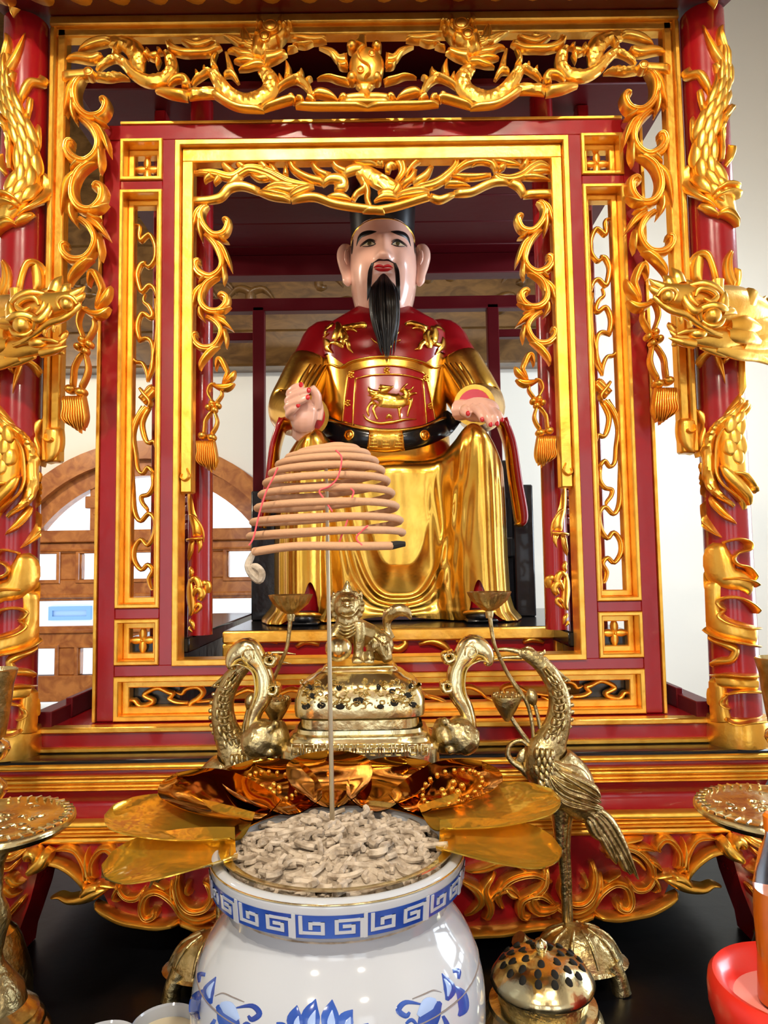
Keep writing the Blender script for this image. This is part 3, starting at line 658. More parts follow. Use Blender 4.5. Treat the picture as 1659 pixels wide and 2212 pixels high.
m = MB(); strokes(m, PV, Z7, S7, V7, 1.15, h=.011, thick=.008, sub=5); strokes(m, PV, Z8, S8, V8, 1.15, h=.011, thick=.008, sub=5)
part(m, 'phoenix_valance', GOLD, label='gold pierced valance carved with a phoenix among leaf sprays')
# ---------------------------------------------------------------- ribbon fretwork of the long side panels
SG = 3.51; ZG = zoomer(1240, 270, SG); SH_ = 3.81; ZH = zoomer(1250, 840, SH_); PR = plane(DI+.045)
RG = [([(275,710),(240,725),(245,790),(235,830),(200,800),(165,790),(130,870),(135,970),(180,1030),(215,1005)], [4,12,14,14,13,14,14,12,12,10]), ([(200,1000),(240,1010),(270,1080),(262,1160),(240,1215),(190,1170),(150,1190),(125,1260)], [12,16,16,16,14,13,13,10]),
      ([(215,1235),(228,1290),(190,1330),(165,1390),(185,1415),(240,1380),(275,1440),(282,1510),(265,1590)], [6,10,13,14,14,14,16,16,14]), ([(280,1590),(220,1570),(180,1600),(168,1680),(180,1800),(215,1890)], [10,14,14,14,14,8]), ([(140,1270),(135,1450),(150,1640),(200,1830)], [8,8,10,10]),
      ([(328,1690),(300,1745),(250,1760),(220,1830),(215,1900)], [6,12,12,12,8]), ([(150,1960),(200,1940),(245,1990)], [6,14,10])]
RH = [([(190,100),(250,220),(240,330),(210,390),(160,380),(150,430)], [14,18,18,15,14,5]), ([(215,90),(290,200),(325,330),(310,480),(300,600),(260,640),(215,590),(170,650)], [14,16,15,14,14,14,14,14]), ([(240,90),(330,260),(350,480),(345,760),(335,950),(290,1030),(220,970),(170,1030),(185,1150),(240,1230),(290,1180),(345,1250),(350,1350),(295,1430),(240,1390),(200,1440),(235,1510),(215,1590),(185,1590)], [14,16,16,16,16,15,15,15,16,15,15,17,17,15,15,16,15,10,3]),
      ([(180,640),(175,740),(215,810),(275,830),(270,880),(235,930),(230,960)], [14,16,15,15,14,12,3])]
m = MB(); RG = [(a, [x*1.3 for x in b]) for a, b in RG]; RH = [(a, [x*1.2 for x in b]) for a, b in RH]
strokes(m, PR, ZG, SG, RG, h=.008, thick=.008, sub=5, grooves=1); strokes(m, PR, ZH, SH_, RH, h=.008, thick=.008, sub=5, grooves=1)
strokes(m, PR, ZG, SG, [([(160,1945),(215,2000),(265,2045)], [40,44,40], dict(flat=True, grooves=2)), ([(270,1950),(235,2000),(190,2060),(205,2100)], [10,16,16,10], dict(base=.01))], h=.012, thick=.012)
part(m, 'ribbon_fretwork', GOLD); part(m.mirrored(XC), 'ribbon_fretwork', GOLD)
SJ = 5.53; ZJ = zoomer(230, 1430, SJ); PJ = plane(DI+.035)
RJ = [([(280,460),(340,460),(400,520),(520,500),(560,460),(480,420),(450,390),(520,340),(620,310),(740,360),(790,380),(760,420),(750,440),(830,480),(970,490)], [14,24,24,26,22,22,22,22,24,24,24,20,20,18,14]), ([(830,360),(900,380),(940,330),(1030,300),(1110,310),(1150,370),(1090,440),(1010,490),(1010,550),(1070,570)], [8,18,20,22,24,26,26,24,22,12]), ([(1070,480),(1200,465),(1330,445),(1500,420)], [12,16,16,16]), ([(1070,570),(1200,530),(1330,480)], [12,16,12]),
      ([(1500,420),(1600,360),(1700,330),(1800,370),(1760,460),(1850,520),(1990,470)], [16,22,24,24,22,22,14]), ([(1990,470),(2080,380),(2200,330),(2320,360),(2360,440),(2290,510),(2420,540),(2560,470),(2700,430)], [14,22,24,24,24,22,22,20,18]), ([(2700,430),(2800,380),(2950,360),(3080,400),(3200,460)], [18,24,24,24,30])]
m = MB(); strokes(m, PJ, ZJ, SJ, [(a, [x*1.3 for x in b]) for a, b in RJ], h=.009, thick=.010, sub=5, grooves=1)
part(m, 'ribbon_fretwork', GOLD); part(m.mirrored(XC), 'ribbon_fretwork', GOLD)
# ---------------------------------------------------------------- carved skirt of the pedestal
SK = 3.770; ZK = zoomer(80, 1780, SK); DS = 1.535; PS = plane(DS)
KS = [([(-60,340),(60,300),(180,310),(290,370),(380,460),(400,540)], [46,40,40,40,36,16], dict(flat=True, grooves=1)), ([(110,600),(190,580),(270,610),(400,590),(500,540),(610,500)], [4,22,36,48,52,10], {}), ([(360,600),(440,520),(540,500)], [30,50,40], dict(h=.022)),
      ([(430,480),(400,340),(330,220),(240,190),(130,215)], [44,30,26,26,3], dict(grooves=2)), ([(440,450),(415,300),(420,190)], [30,26,3], dict(grooves=1)), ([(470,440),(460,310),(520,210),(590,190),(640,250),(600,300)], [30,30,34,36,34,6], dict(grooves=2)), ([(520,470),(600,480),(690,500)], [26,26,8], {}),
      ([(1060,250),(930,230),(800,270),(700,380),(680,500),(740,580),(830,580),(880,510)], [26,42,44,40,30,34,34,6], dict(grooves=3)), ([(1050,330),(930,300),(810,350),(730,450)], [10,26,26,10], dict(grooves=1)), ([(830,250),(740,250),(630,290)], [30,30,3], dict(grooves=2)), ([(730,340),(650,390),(595,460)], [30,30,3], dict(grooves=2)), ([(690,470),(650,540),(640,590),(690,620)], [26,26,20,3], dict(grooves=1)), ([(740,180),(860,190),(1000,220),(1080,290)], [10,26,30,16], dict(grooves=1)),
      ([(1190,760),(1120,610),(1000,530),(900,560),(865,670),(900,740),(960,720),(975,670)], [26,44,42,40,40,44,44,30], dict(grooves=3)), ([(930,450),(1000,470),(1090,520)], [3,24,20], {}),
      ([(1170,360),(1150,480),(1180,600),(1260,680),(1370,670),(1430,580),(1400,480),(1350,460)], [20,36,44,44,40,36,30,10], dict(grooves=3)), ([(1100,450),(1130,600),(1200,720),(1330,770),(1480,720)], [16,40,44,40,20], dict(grooves=2)), ([(1240,460),(1230,530),(1270,560)], [20,22,10], {}),
      ([(470,640),(560,700),(700,770),(850,800),(1000,815),(1170,790)], [16,38,40,40,40,34], dict(flat=True, grooves=1)), ([(1160,780),(1260,810),(1390,860),(1540,860),(1700,870),(1900,900),(2100,905),(2860,915)], [30,38,38,38,38,38,38,38], dict(flat=True, grooves=1)),
      ([(1480,700),(1600,600),(1750,640),(1760,760),(1680,790)], [16,44,44,40,20], dict(grooves=3)), ([(1500,520),(1650,430),(1850,470),(1950,600),(1900,720)], [14,40,44,40,14], dict(grooves=3)), ([(1420,300),(1560,250),(1750,280),(1900,260),(2020,330)], [14,36,40,36,14], dict(grooves=2)), ([(1960,420),(2050,540),(2010,700),(2060,800)], [20,44,44,30], dict(grooves=2))]
m = MB(); strokes(m, PS, ZK, SK, KS, h=.022, thick=.012, sub=5)
XS = at(835, 1900, DS).x
ZRs = zoomer(980, 1650, 2.443); m3 = MB()
strokes(m3, PS, ZRs, 2.443, [([(60,560),(150,545),(250,510),(330,520),(420,590)], [10,24,26,20,6], dict(grooves=2)), ([(310,450),(360,455),(440,500),(540,520)], [12,26,22,5], dict(grooves=2)), ([(485,540),(470,630),(405,700),(450,765),(560,750)], [18,34,40,36,14], dict(grooves=3)), ([(180,735),(215,675),(290,650),(360,720)], [12,24,26,8], dict(grooves=2)), ([(30,610),(110,650),(140,720),(60,800)], [10,30,30,8], dict(grooves=2)), ([(250,620),(300,680),(340,690)], [8,20,6], {})], h=.022, thick=.012, sub=5)
m3 = m3.mirrored(XS); m.add(m3.v, m3.f)
part(m, 'carved_skirt', GOLD, par=PED); part(m.mirrored(XS), 'carved_skirt', GOLD, par=PED)
e = [(40,160),(40,300),(250,360),(380,520),(520,560),(600,730),(800,800),(1000,815),(1180,790),(1390,860),(1540,870),(1900,900),(2100,905),(2860,905)]
for sgn in (1, -1):
    pp = [at(*q, DS) for q in ZK(e)]; poly = [(p.x if sgn > 0 else 2*XS-p.x, p.z) for p in pp]; top = [(poly[-1][0], 1.06), (poly[0][0], 1.06)]
    part(MB().prism(poly+top, DS+.008, DS+.035), 'skirt_board', RED, par=PED)
# carved corner legs
S0 = 5.367; ZQ = zoomer(0, 1800, S0); PLg = plane(1.515)
for sgn in (1, -1):
    pr = []
    m = MB()
    prof = [(1.05, .0), (.98, .0), (.93, .012), (.88, .03), (.84, .045), (ZT+.002, .05)]     # (z, how far the leg turns out)
    x0 = at(30, 1900, 1.52).x
    sec = []
    for z, o in prof:
        a, b = x0-.075-o*.4, x0+.045-o*.9
        sec.append([(a, 1.525-o*.3, z), (b, 1.525-o*.3, z), (b, 1.62, z), (a, 1.62, z)])
    vs = [p for r in sec for p in r]; fs = [(k*4+i, k*4+(i+1) % 4, (k+1)*4+(i+1) % 4, (k+1)*4+i) for k in range(5) for i in range(4)]+[(0, 1, 2, 3), (23, 22, 21, 20)]
    m.add(vs, fs)
    g = MB()
    strokes(g, PLg, ZQ, S0, [([(310,480),(380,420),(500,320),(560,200)], [14,60,80,50], dict(flat=True)), ([(330,330),(330,250),(390,210),(430,270),(390,340)], [16,50,60,50,20], dict(h=.022)),
        ([(250,280),(150,380),(20,390)], [4,40,30], dict(grooves=2)), ([(290,560),(200,560),(130,500),(60,520)], [6,60,60,30], dict(grooves=2)), ([(250,680),(160,690),(100,630),(40,600)], [6,50,60,30], dict(grooves=2)), ([(300,170),(160,250),(0,260)], [40,60,50], dict(grooves=3)),
        ([(300,720),(230,800),(100,950),(0,1080),(-60,1200)], [16,46,50,50,30], dict(grooves=3)), ([(180,1350),(100,1310),(30,1290),(-60,1350)], [6,44,60,50], {}), ([(-60,260),(-200,300),(-330,250)], [60,70,30], dict(grooves=3)), ([(-60,520),(-180,560),(-300,480)], [50,60,20], dict(grooves=2))], h=.020, thick=.02, sub=4)
    if sgn < 0: m, g = m.mirrored(XS), g.mirrored(XS)
    part(m, 'leg', RED, par=PED); part(g, 'leg_carving', GOLD, par=PED)
# ================================================================== dragon columns
CXR, CYR, CR = .776, 1.605, .050
def cyl(xc, yc, R, k=1.22):
    def mp(px, py, h):
        p = at(px, py, yc-R*.6); u = max(-.98, min(.98, (p.x-xc)/(R*k))); a = math.asin(u); r = R+h
        return (xc+r*sin(a), yc-r*cos(a), p.z)
    return mp
CM = cyl(CXR, CYR, CR)
def scalefield(m, mp, pts, wid, n, rows, h=.008, base=.012, sc=1.0):
    """overlapping carved scales along a body given in photo pixels, n scales across"""
    q = cr([(*p, w) for p, w in zip(pts, wid)], 12); L = [0]
    for i in range(1, len(q)): L.append(L[-1]+math.hypot(q[i][0]-q[i-1][0], q[i][1]-q[i-1][1]))
    step = L[-1]/rows
    for r in range(rows):
        d = (rows-1-r+.3)*step
        i = next((k for k in range(len(L)) if L[k] >= d), len(L)-1); i = max(1, min(i, len(q)-2))
        x, y, w = q[i]; tx, ty = q[i+1][0]-q[i-1][0], q[i+1][1]-q[i-1][1]; l = math.hypot(tx, ty) or 1; tx /= l; ty /= l; nx, ny = -ty, tx
        cnt = n if r % 2 else n-1
        for k in range(cnt):
            o = (k-(cnt-1)/2)*2*w/n*.95; cx, cy = x+nx*o, y+ny*o; sw = w/n*1.05*sc; sl = step*1.7*sc
            m.stroke(mp, [(cx-tx*sl*.45, cy-ty*sl*.45), (cx, cy), (cx+tx*sl*.32, cy+ty*sl*.32), (cx+tx*sl*.55, cy+ty*sl*.55)], [sw*.6, sw, sw*.85, sw*.2], h=h, base=base, thick=.008, sub=3, k=7)
SU = 4.096; ZU = zoomer(1460, 0, SU); SW = 4.608; ZW = zoomer(1440, 1160, SW)
def column_carving():
    out = []; m = MB(); out.append(('dragon_body', m))
    strokes(m, CM, ZU, SU, [([(410,330),(390,560),(390,760),(330,950),(250,1150),(225,1350),(240,1550),(320,1700),(420,1830),(530,2010)], [30,70,90,110,112,105,118,130,100,20], {}),
        ([(195,268),(240,400),(310,540),(420,660)], [4,26,40,36], dict(grooves=2)), ([(400,262),(360,330),(370,420),(420,520)], [4,26,40,30], dict(grooves=2)), ([(75,575),(95,650),(170,690),(215,770),(260,880)], [20,34,40,44,26], dict(grooves=1)), ([(170,820),(185,920),(200,1020)], [24,30,20], {}),
        ([(290,620),(350,690),(430,740)], [10,44,16], dict(grooves=1)), ([(120,1020),(140,1150),(130,1260)], [6,24,8], {}), ([(470,980),(380,1110),(350,1230),(355,1480)], [20,26,22,20], dict(base=.012, scales=.8)), ([(490,1310),(470,1400),(420,1510)], [24,30,20], dict(grooves=1)),
        ([(110,1430),(115,1600),(190,1760),(300,1880)], [14,24,26,12], dict(base=.008, grooves=1)), ([(270,1790),(380,1710),(500,1720)], [6,26,24], dict(base=.016)), ([(290,1820),(400,1770),(510,1780)], [6,26,24], dict(base=.016)), ([(180,1830),(260,1900),(340,1970)], [20,40,8], dict(base=.006, grooves=1)), ([(310,1960),(400,1940),(530,2030)], [10,50,8], dict(base=.01, grooves=2)), ([(260,20),(300,80),(310,140)], [50,44,4], dict(grooves=1))], h=.016, thick=.01, sub=5)
    scalefield(m, CM, ZU([(400,520),(390,760),(330,950),(250,1150),(225,1350),(240,1550),(320,1700),(380,1780)]), [x/SU for x in (50,80,100,104,98,110,120,110)], 3, 11, sc=1.1)
    # flames round the head
    m = MB(); out.append(('flame_carving', m))
    strokes(m, CM, Z5, S5, [([(830,450),(820,280),(850,160),(930,180),(985,330),(1020,500)], [50,66,56,40,40,44], dict(grooves=2)), ([(1230,140),(1160,270),(1165,430),(1240,570)], [14,56,66,50], dict(grooves=3)), ([(1300,330),(1295,450),(1280,580)], [20,26,14], {})], h=.014, thick=.01, sub=5)
    m = MB(); out.append(('beard_carving', m))
    strokes(m, CM, Z5, S5, [([(860,1400),(920,1290),(1010,1270),(1060,1400),(1120,1630)], [24,36,36,40,3], dict(grooves=2)), ([(1090,1390),(1150,1350),(1215,1300)], [30,28,4], dict(grooves=1)), ([(1350,1280),(1340,1500),(1350,1760)], [22,26,30], dict(grooves=1))], h=.014, thick=.01, sub=5)
    # lower coil
    m = MB(); out.append(('dragon_coil', m))
    strokes(m, CM, Z6, S6, [([(870,210),(740,400),(680,600),(710,800),(730,1000),(780,1200),(890,1470)], [70,120,170,185,170,140,60], {}), ([(800,260),(640,420),(530,530),(480,650),(460,800),(470,1000),(490,1200),(560,1330),(700,1450)], [20,30,44,48,48,46,46,40,20], dict(base=.008, scales=1.0)),
        ([(590,560),(540,700),(530,900),(540,1080),(600,1230),(760,1400)], [14,16,16,16,16,10], dict(base=.012)), ([(380,900),(370,1060),(360,1200),(400,1340)], [60,64,64,40], dict(scales=.7)), ([(570,990),(640,1110),(740,1230),(890,1420)], [20,60,66,40], dict(base=.014)), ([(640,1080),(760,1100),(830,1170),(940,1300)], [10,36,36,14], dict(base=.016)), ([(830,1190),(900,1250),(940,1300)], [10,36,8], dict(base=.014)),
        ([(470,1320),(520,1430),(620,1560),(740,1650)], [14,44,44,3], dict(grooves=2)), ([(400,1370),(420,1560),(490,1710),(570,1800)], [16,32,28,8], dict(grooves=2)), ([(360,1380),(360,1520),(350,1690)], [24,24,3], dict(grooves=1))], h=.016, thick=.01, sub=5)
    scalefield(m, CM, Z6([(860,330),(740,480),(700,650),(720,830),(740,960)]), [x/S6 for x in (40,100,130,130,120)], 2, 6, sc=1.15)
    # clouds, bracelet and foot
    m = MB(); out.append(('cloud_band', m))
    strokes(m, CM, ZW, SW, [([(480,60),(470,190),(500,320),(580,400),(700,430),(850,510)], [50,130,150,120,100,84], dict(flat=True)), ([(510,60),(640,25),(740,60),(735,130),(640,160),(605,220),(640,275),(740,310),(830,430)], [12,16,17,17,17,17,17,17,14], dict(base=.010)), ([(520,420),(650,410),(770,440),(840,490)], [12,17,17,12], dict(base=.012)),
        ([(420,420),(410,600),(430,780),(520,890),(680,940),(890,980)], [80,86,92,106,104,96], dict(flat=True)), ([(540,720),(500,650),(540,600),(650,600),(760,660),(860,750)], [10,17,17,17,17,10], dict(base=.012)), ([(540,720),(510,780),(580,850),(720,890),(880,900)], [10,16,16,16,12], dict(base=.012)), ([(430,900),(500,990),(680,1040),(880,1080)], [12,16,16,12], dict(base=.012)),
        ([(430,370),(370,370),(345,440),(370,510),(410,490)], [20,40,44,40,24], {}), ([(400,880),(450,1020),(560,1070),(630,1120),(590,1210),(500,1240),(430,1310)], [10,30,48,48,46,40,10], dict(grooves=1)),
        ([(480,1440),(560,1430),(720,1440),(890,1440)], [72,74,72,70], dict(flat=True)), ([(470,1390),(560,1355),(720,1360),(890,1360)], [12,16,16,14], dict(base=.012)), ([(550,1560),(650,1520),(780,1510),(905,1530)], [12,20,20,16], dict(base=.008)), ([(470,1400),(480,1560),(500,1740),(540,1880)], [70,80,80,80], dict(flat=True)),
        ([(400,1500),(370,1580),(400,1660),(440,1600)], [24,46,44,24], dict(base=.006)), ([(560,1560),(540,1650),(590,1700)], [12,16,8], dict(base=.01)), ([(560,1790),(640,1830),(780,1805),(950,1800)], [14,18,18,16], dict(base=.014))], h=.016, thick=.012, sub=5)
    return out
def column_shaft():
    return MB().lathe([(.001, ZP), (.052, ZP), (.052, ZP+.10), (.0505, ZP+.3), (.0495, 2.3), (.0485, 2.88), (.001, 2.88)], (CXR, CYR, 0), 36)
def column_foot():
    zt = at(1590, 1552, 1.56).z
    return MB().lathe([(.052, ZP), (.064, ZP), (.065, ZP+.01), (.0635, zt-.01), (.060, zt), (.05, zt+.003)], (CXR, CYR, 0), 32)
hp = lambda px, py, d: at(px, py, d)
def dragon_head():
    m = MB(); T = lambda P, R, n=24: m.tube([hp(*p) for p in P], R, n, sub=8, flat=((0, 1, 0), .8))
    T([(1650,705,1.60),(1590,672,1.525),(1540,660,1.48),(1490,648,1.455),(1440,636,1.44),(1412,632,1.44)], [.05,.052,.044,.034,.025,.012])
    T([(1620,738,1.56),(1556,734,1.49),(1508,731,1.468),(1465,727,1.455),(1444,712,1.45)], [.04,.026,.017,.009,.002])
    T([(1585,712,1.52),(1640,718,1.55),(1690,724,1.58)], [.046,.042,.026])
    return m
def dragon_mane():
    m = MB(); T = lambda P, R, n=10: m.tube([hp(*p) for p in P], R, n, sub=6)
    for P, R in [([(1600,690,1.51),(1640,680,1.53),(1670,655,1.55),(1700,650,1.57)], [.02,.022,.016,.002]), ([(1610,705,1.50),(1650,700,1.53),(1690,680,1.56),(1720,690,1.58)], [.02,.02,.014,.002]), ([(1620,722,1.51),(1655,725,1.53),(1690,712,1.56),(1725,722,1.58)], [.02,.02,.014,.002]), ([(1600,738,1.50),(1645,742,1.53),(1680,738,1.55),(1720,755,1.58)], [.02,.02,.014,.002]),
                 ([(1570,748,1.49),(1620,755,1.52),(1660,760,1.54),(1700,780,1.57)], [.016,.018,.013,.002]), ([(1545,750,1.48),(1590,762,1.50),(1635,770,1.53),(1670,790,1.55)], [.012,.016,.013,.002]), ([(1515,747,1.475),(1560,760,1.49),(1605,767,1.51)], [.008,.013,.004]), ([(1590,676,1.50),(1630,665,1.52),(1655,640,1.54)], [.016,.016,.002]),
                 ([(1575,702,1.478),(1606,702,1.485),(1640,708,1.505)], [.016,.022,.008]), ([(1570,722,1.478),(1606,724,1.488),(1640,738,1.51)], [.015,.020,.008])]:
        m.tube([hp(*p) for p in P], R, 16, sub=7, flat=((0, 1, 0), .6))
    # eye, brow, forehead swirl, nostril, lip, teeth, horns
    m.ball(hp(1538,683,1.425), .0185, 18, 12); m.ball(hp(1442,640,1.41), .0135, 14, 10); m.ball(hp(1508,722,1.448), (.019,.012,.010), 14, 8)
    T([(1515,692,1.43),(1512,672,1.425),(1532,662,1.42),(1556,664,1.42),(1580,676,1.435)], [.004,.008,.009,.009,.002])
    T([(1518,694,1.43),(1535,704,1.425),(1556,700,1.425),(1566,688,1.43)], [.003,.005,.005,.002])
    T([(1476,625,1.435),(1480,650,1.428),(1500,672,1.422),(1525,662,1.42)], [.005,.009,.009,.003]); T([(1488,622,1.435),(1492,645,1.428),(1508,660,1.424)], [.004,.007,.003])
    T([(1487,618,1.44),(1520,613,1.435),(1550,625,1.435),(1572,652,1.44)], [.005,.008,.008,.004]); T([(1502,640,1.425),(1510,625,1.425),(1532,626,1.425),(1548,640,1.428),(1536,652,1.424),(1520,644,1.422)], [.003,.006,.006,.006,.006,.003])
    T([(1412,642,1.425),(1445,668,1.42),(1480,680,1.425),(1500,694,1.432),(1535,716,1.45),(1560,722,1.46)], [.005,.007,.008,.007,.006,.003])
    T([(1420,640,1.42),(1432,626,1.418),(1452,624,1.418),(1462,636,1.42),(1456,650,1.42)], [.003,.005,.006,.005,.002])
    T([(1462,722,1.44),(1490,714,1.442),(1530,718,1.45),(1560,728,1.46)], [.003,.005,.005,.003]); T([(1500,744,1.455),(1470,738,1.448),(1444,730,1.445)], [.010,.008,.001])
    for P, R in [([(1430,622,1.435),(1414,613,1.435),(1402,602,1.435)], [.011,.008,.001]), ([(1420,632,1.435),(1408,624,1.435),(1402,616,1.435)], [.009,.006,.001]), ([(1447,618,1.44),(1441,604,1.44),(1432,596,1.44)], [.013,.010,.001]), ([(1466,615,1.445),(1460,595,1.445),(1450,578,1.445)], [.016,.013,.001]), ([(1485,615,1.45),(1480,606,1.45),(1483,602,1.45)], [.012,.006,.001]),
                 ([(1552,650,1.46),(1551,625,1.455),(1550,606,1.455)], [.013,.011,.013]), ([(1558,668,1.435),(1564,640,1.435),(1562,625,1.44)], [.015,.008,.001]), ([(1560,672,1.43),(1580,672,1.435),(1592,678,1.44)], [.010,.008,.001]),
                 ([(1585,682,1.50),(1606,658,1.50),(1622,634,1.505)], [.020,.024,.017]), ([(1456,714,1.455),(1446,702,1.455),(1444,696,1.455)], [.008,.006,.001]), ([(1470,735,1.46),(1456,744,1.46),(1452,748,1.46)], [.009,.006,.001]),
                 ([(1470,686,1.425),(1472,694,1.425),(1470,700,1.425)], [.005,.004,.001]), ([(1490,694,1.43),(1492,702,1.43),(1490,708,1.43)], [.005,.004,.001])]: T(P, R)
    return m
shaft, foot, carve, head, mane = column_shaft(), column_foot(), column_carving(), dragon_head(), dragon_mane()
for s in (1, -1):
    f = (lambda q: q) if s > 0 else (lambda q: q.mirrored(XO))
    c = part(f(shaft), 'column', RED)
    part(f(foot), 'column_foot', GOLD, par=c); [part(f(q), nm, GOLD, par=c) for nm, q in carve]
    h = part(f(head), 'dragon_head', GOLD, par=c); remesh(h, .0028, 6); part(f(mane), 'dragon_mane', GOLD, par=c)
# small carved rear columns seen through the opening
SR = 4.809; ZR = zoomer(380, 980, SR); xr_ = at(433, 1200, 1.78).x; RM = cyl(xr_, 1.78, .029)
def rear_carving():
    m = MB()
    strokes(m, RM, ZR, SR, [([(110,380),(130,500),(160,640),(220,760),(230,860)], [20,50,60,70,60], dict(scales=.5)), ([(110,640),(200,650),(290,780),(310,920)], [10,16,16,8], {}), ([(120,900),(200,890),(290,880)], [14,16,14], dict(base=.008)), ([(250,890),(270,960),(245,1040)], [40,30,3], dict(grooves=1)), ([(170,900),(150,1020),(110,1130)], [34,36,4], dict(grooves=2)),
        ([(130,1180),(170,1230),(140,1290)], [20,30,20], {}), ([(130,1300),(150,1480),(170,1620),(120,1690)], [30,60,46,4], {}), ([(150,1330),(220,1300),(260,1370),(210,1400)], [14,36,40,30], dict(base=.004)), ([(190,1480),(240,1400),(290,1450),(260,1520)], [14,36,40,30], dict(base=.004)), ([(280,1350),(340,1350),(350,1450)], [24,40,30], {}), ([(180,1620),(250,1560),(270,1600),(200,1660)], [14,26,24,10], {}), ([(130,1720),(180,1760),(200,1830)], [14,26,8], {}), ([(120,1800),(170,1850)], [20,10], {})], h=.008, thick=.006, sub=4)
    return m
rc = rear_carving()
sh = MB().lathe([(.001, 1.437), (.030, 1.437), (.029, 2.80), (.001, 2.80)], (xr_, 1.78, 0), 24)
for s in (1, -1):
    f = (lambda q: q) if s > 0 else (lambda q: q.mirrored(XC))
    c = part(f(sh), 'inner_column', RED); part(f(rc), 'column_carving', GOLD, par=c)
# dark red fretted edging hanging beside the inner columns
m = MB()
for X0, y0, y1 in ((.455, 1.72, 2.10), (.50, 1.90, 2.08)):
    for i in range(16):
        z = 2.06-i*.024; m.box(XC-X0-.012, XC-X0+.014, 1.90, 1.915, z, z+.020, .003)
part(m, 'fretted_edge', RED); part(m.mirrored(XC), 'fretted_edge', RED)
# ================================================================== plinth, throne and statue
t = thing('statue_plinth', 'low black topped plinth with gold framed red front under the statue', 'plinth', (.03, 2.1, ZL))
PX0, PX1, PY0 = -.411, .478, 1.86; ZPL = 1.437
MB().box(PX0, PX1, PY0+.01, 2.55, ZPL-.012, ZPL, .003).build('top_board', BLACK, t)
MB().box(PX0+.02, PX1-.02, PY0+.02, 2.54, ZL+.001, ZPL-.012).build('body', RED, t)
MB().box(PX0, PX1, PY0, PY0+.03, 1.405, 1.436, .004).build('gold_rail', FRAMEG, t)
MB().box(PX0, PX1, PY0, PY0+.03, 1.262, 1.285, .004).build('gold_rail', FRAMEG, t)
for a in (PX0, PX1-.035): MB().box(a, a+.035, PY0, PY0+.03, 1.285, 1.405, .004).build('gold_stile', FRAMEG, t)
mp = plane(PY0+.015); m = MB()
for P, W in [([(838,1395),(860,1402),(875,1390),(868,1376)], [8,10,8,3]), ([(905,1392),(930,1385),(955,1392),(975,1410)], [4,9,10,4]), ([(925,1378),(945,1372),(960,1382)], [3,8,4]), ([(985,1385),(1010,1378),(1035,1392)], [4,9,5]), ([(1130,1388),(1150,1380),(1175,1388)], [4,9,4]), ([(690,1392),(660,1385),(640,1398)], [5,9,4]), ([(600,1388),(570,1380),(545,1392)], [4,9,4]), ([(720,1385),(740,1378),(760,1392)], [4,8,4])]:
    MB().stroke(mp, P, W, h=.012, thick=.006, grooves=1).build('front_carving', GOLD, t)
t = thing('throne_chair', 'black lacquered throne behind and beside the seated statue', 'chair', (.03, 2.3, ZPL))
xl = at(545, 1200, 2.22).x; xr = at(1152, 1200, 2.22).x
MB().box(xl, xl+.075, 2.20, 2.24, ZPL, at(545,1062,2.22).z, .004).build('side_board', BLACKM, t)
MB().box(xr-.06, xr, 2.20, 2.24, ZPL, at(1150,1048,2.22).z, .004).build('side_board', BLACKM, t)
MB().box(xl+.02, xr-.02, 2.42, 2.46, ZPL, 1.95, .004).build('backrest', BLACKM, t)
MB().box(xl+.02, xr-.02, 2.24, 2.42, 1.62, 1.68, .004).build('seat', BLACKM, t)
for a in (xl+.02, xr-.06): MB().box(a, a+.04, 2.37, 2.41, ZPL, 1.62, .003).build('leg', BLACKM, t)

ST = thing('seated_statue', 'gilded seated statue in red and gold robe with long black beard', 'statue', (.03, 2.15, ZPL))
def sp(mb, name, mm, smooth=60, par=None, label=None): return mb.build(name, mm, par or ST, smooth, label)
lerp = lambda a, b, t: a+(b-a)*t
def itp(x, T):
    if x <= T[0][0]: return T[0][1]
    for i in range(len(T)-1):
        if x <= T[i+1][0]: return lerp(T[i][1], T[i+1][1], (x-T[i][0])/(T[i+1][0]-T[i][0]))
    return T[-1][1]
G = lambda x, s: math.exp(-(x/s)**2)
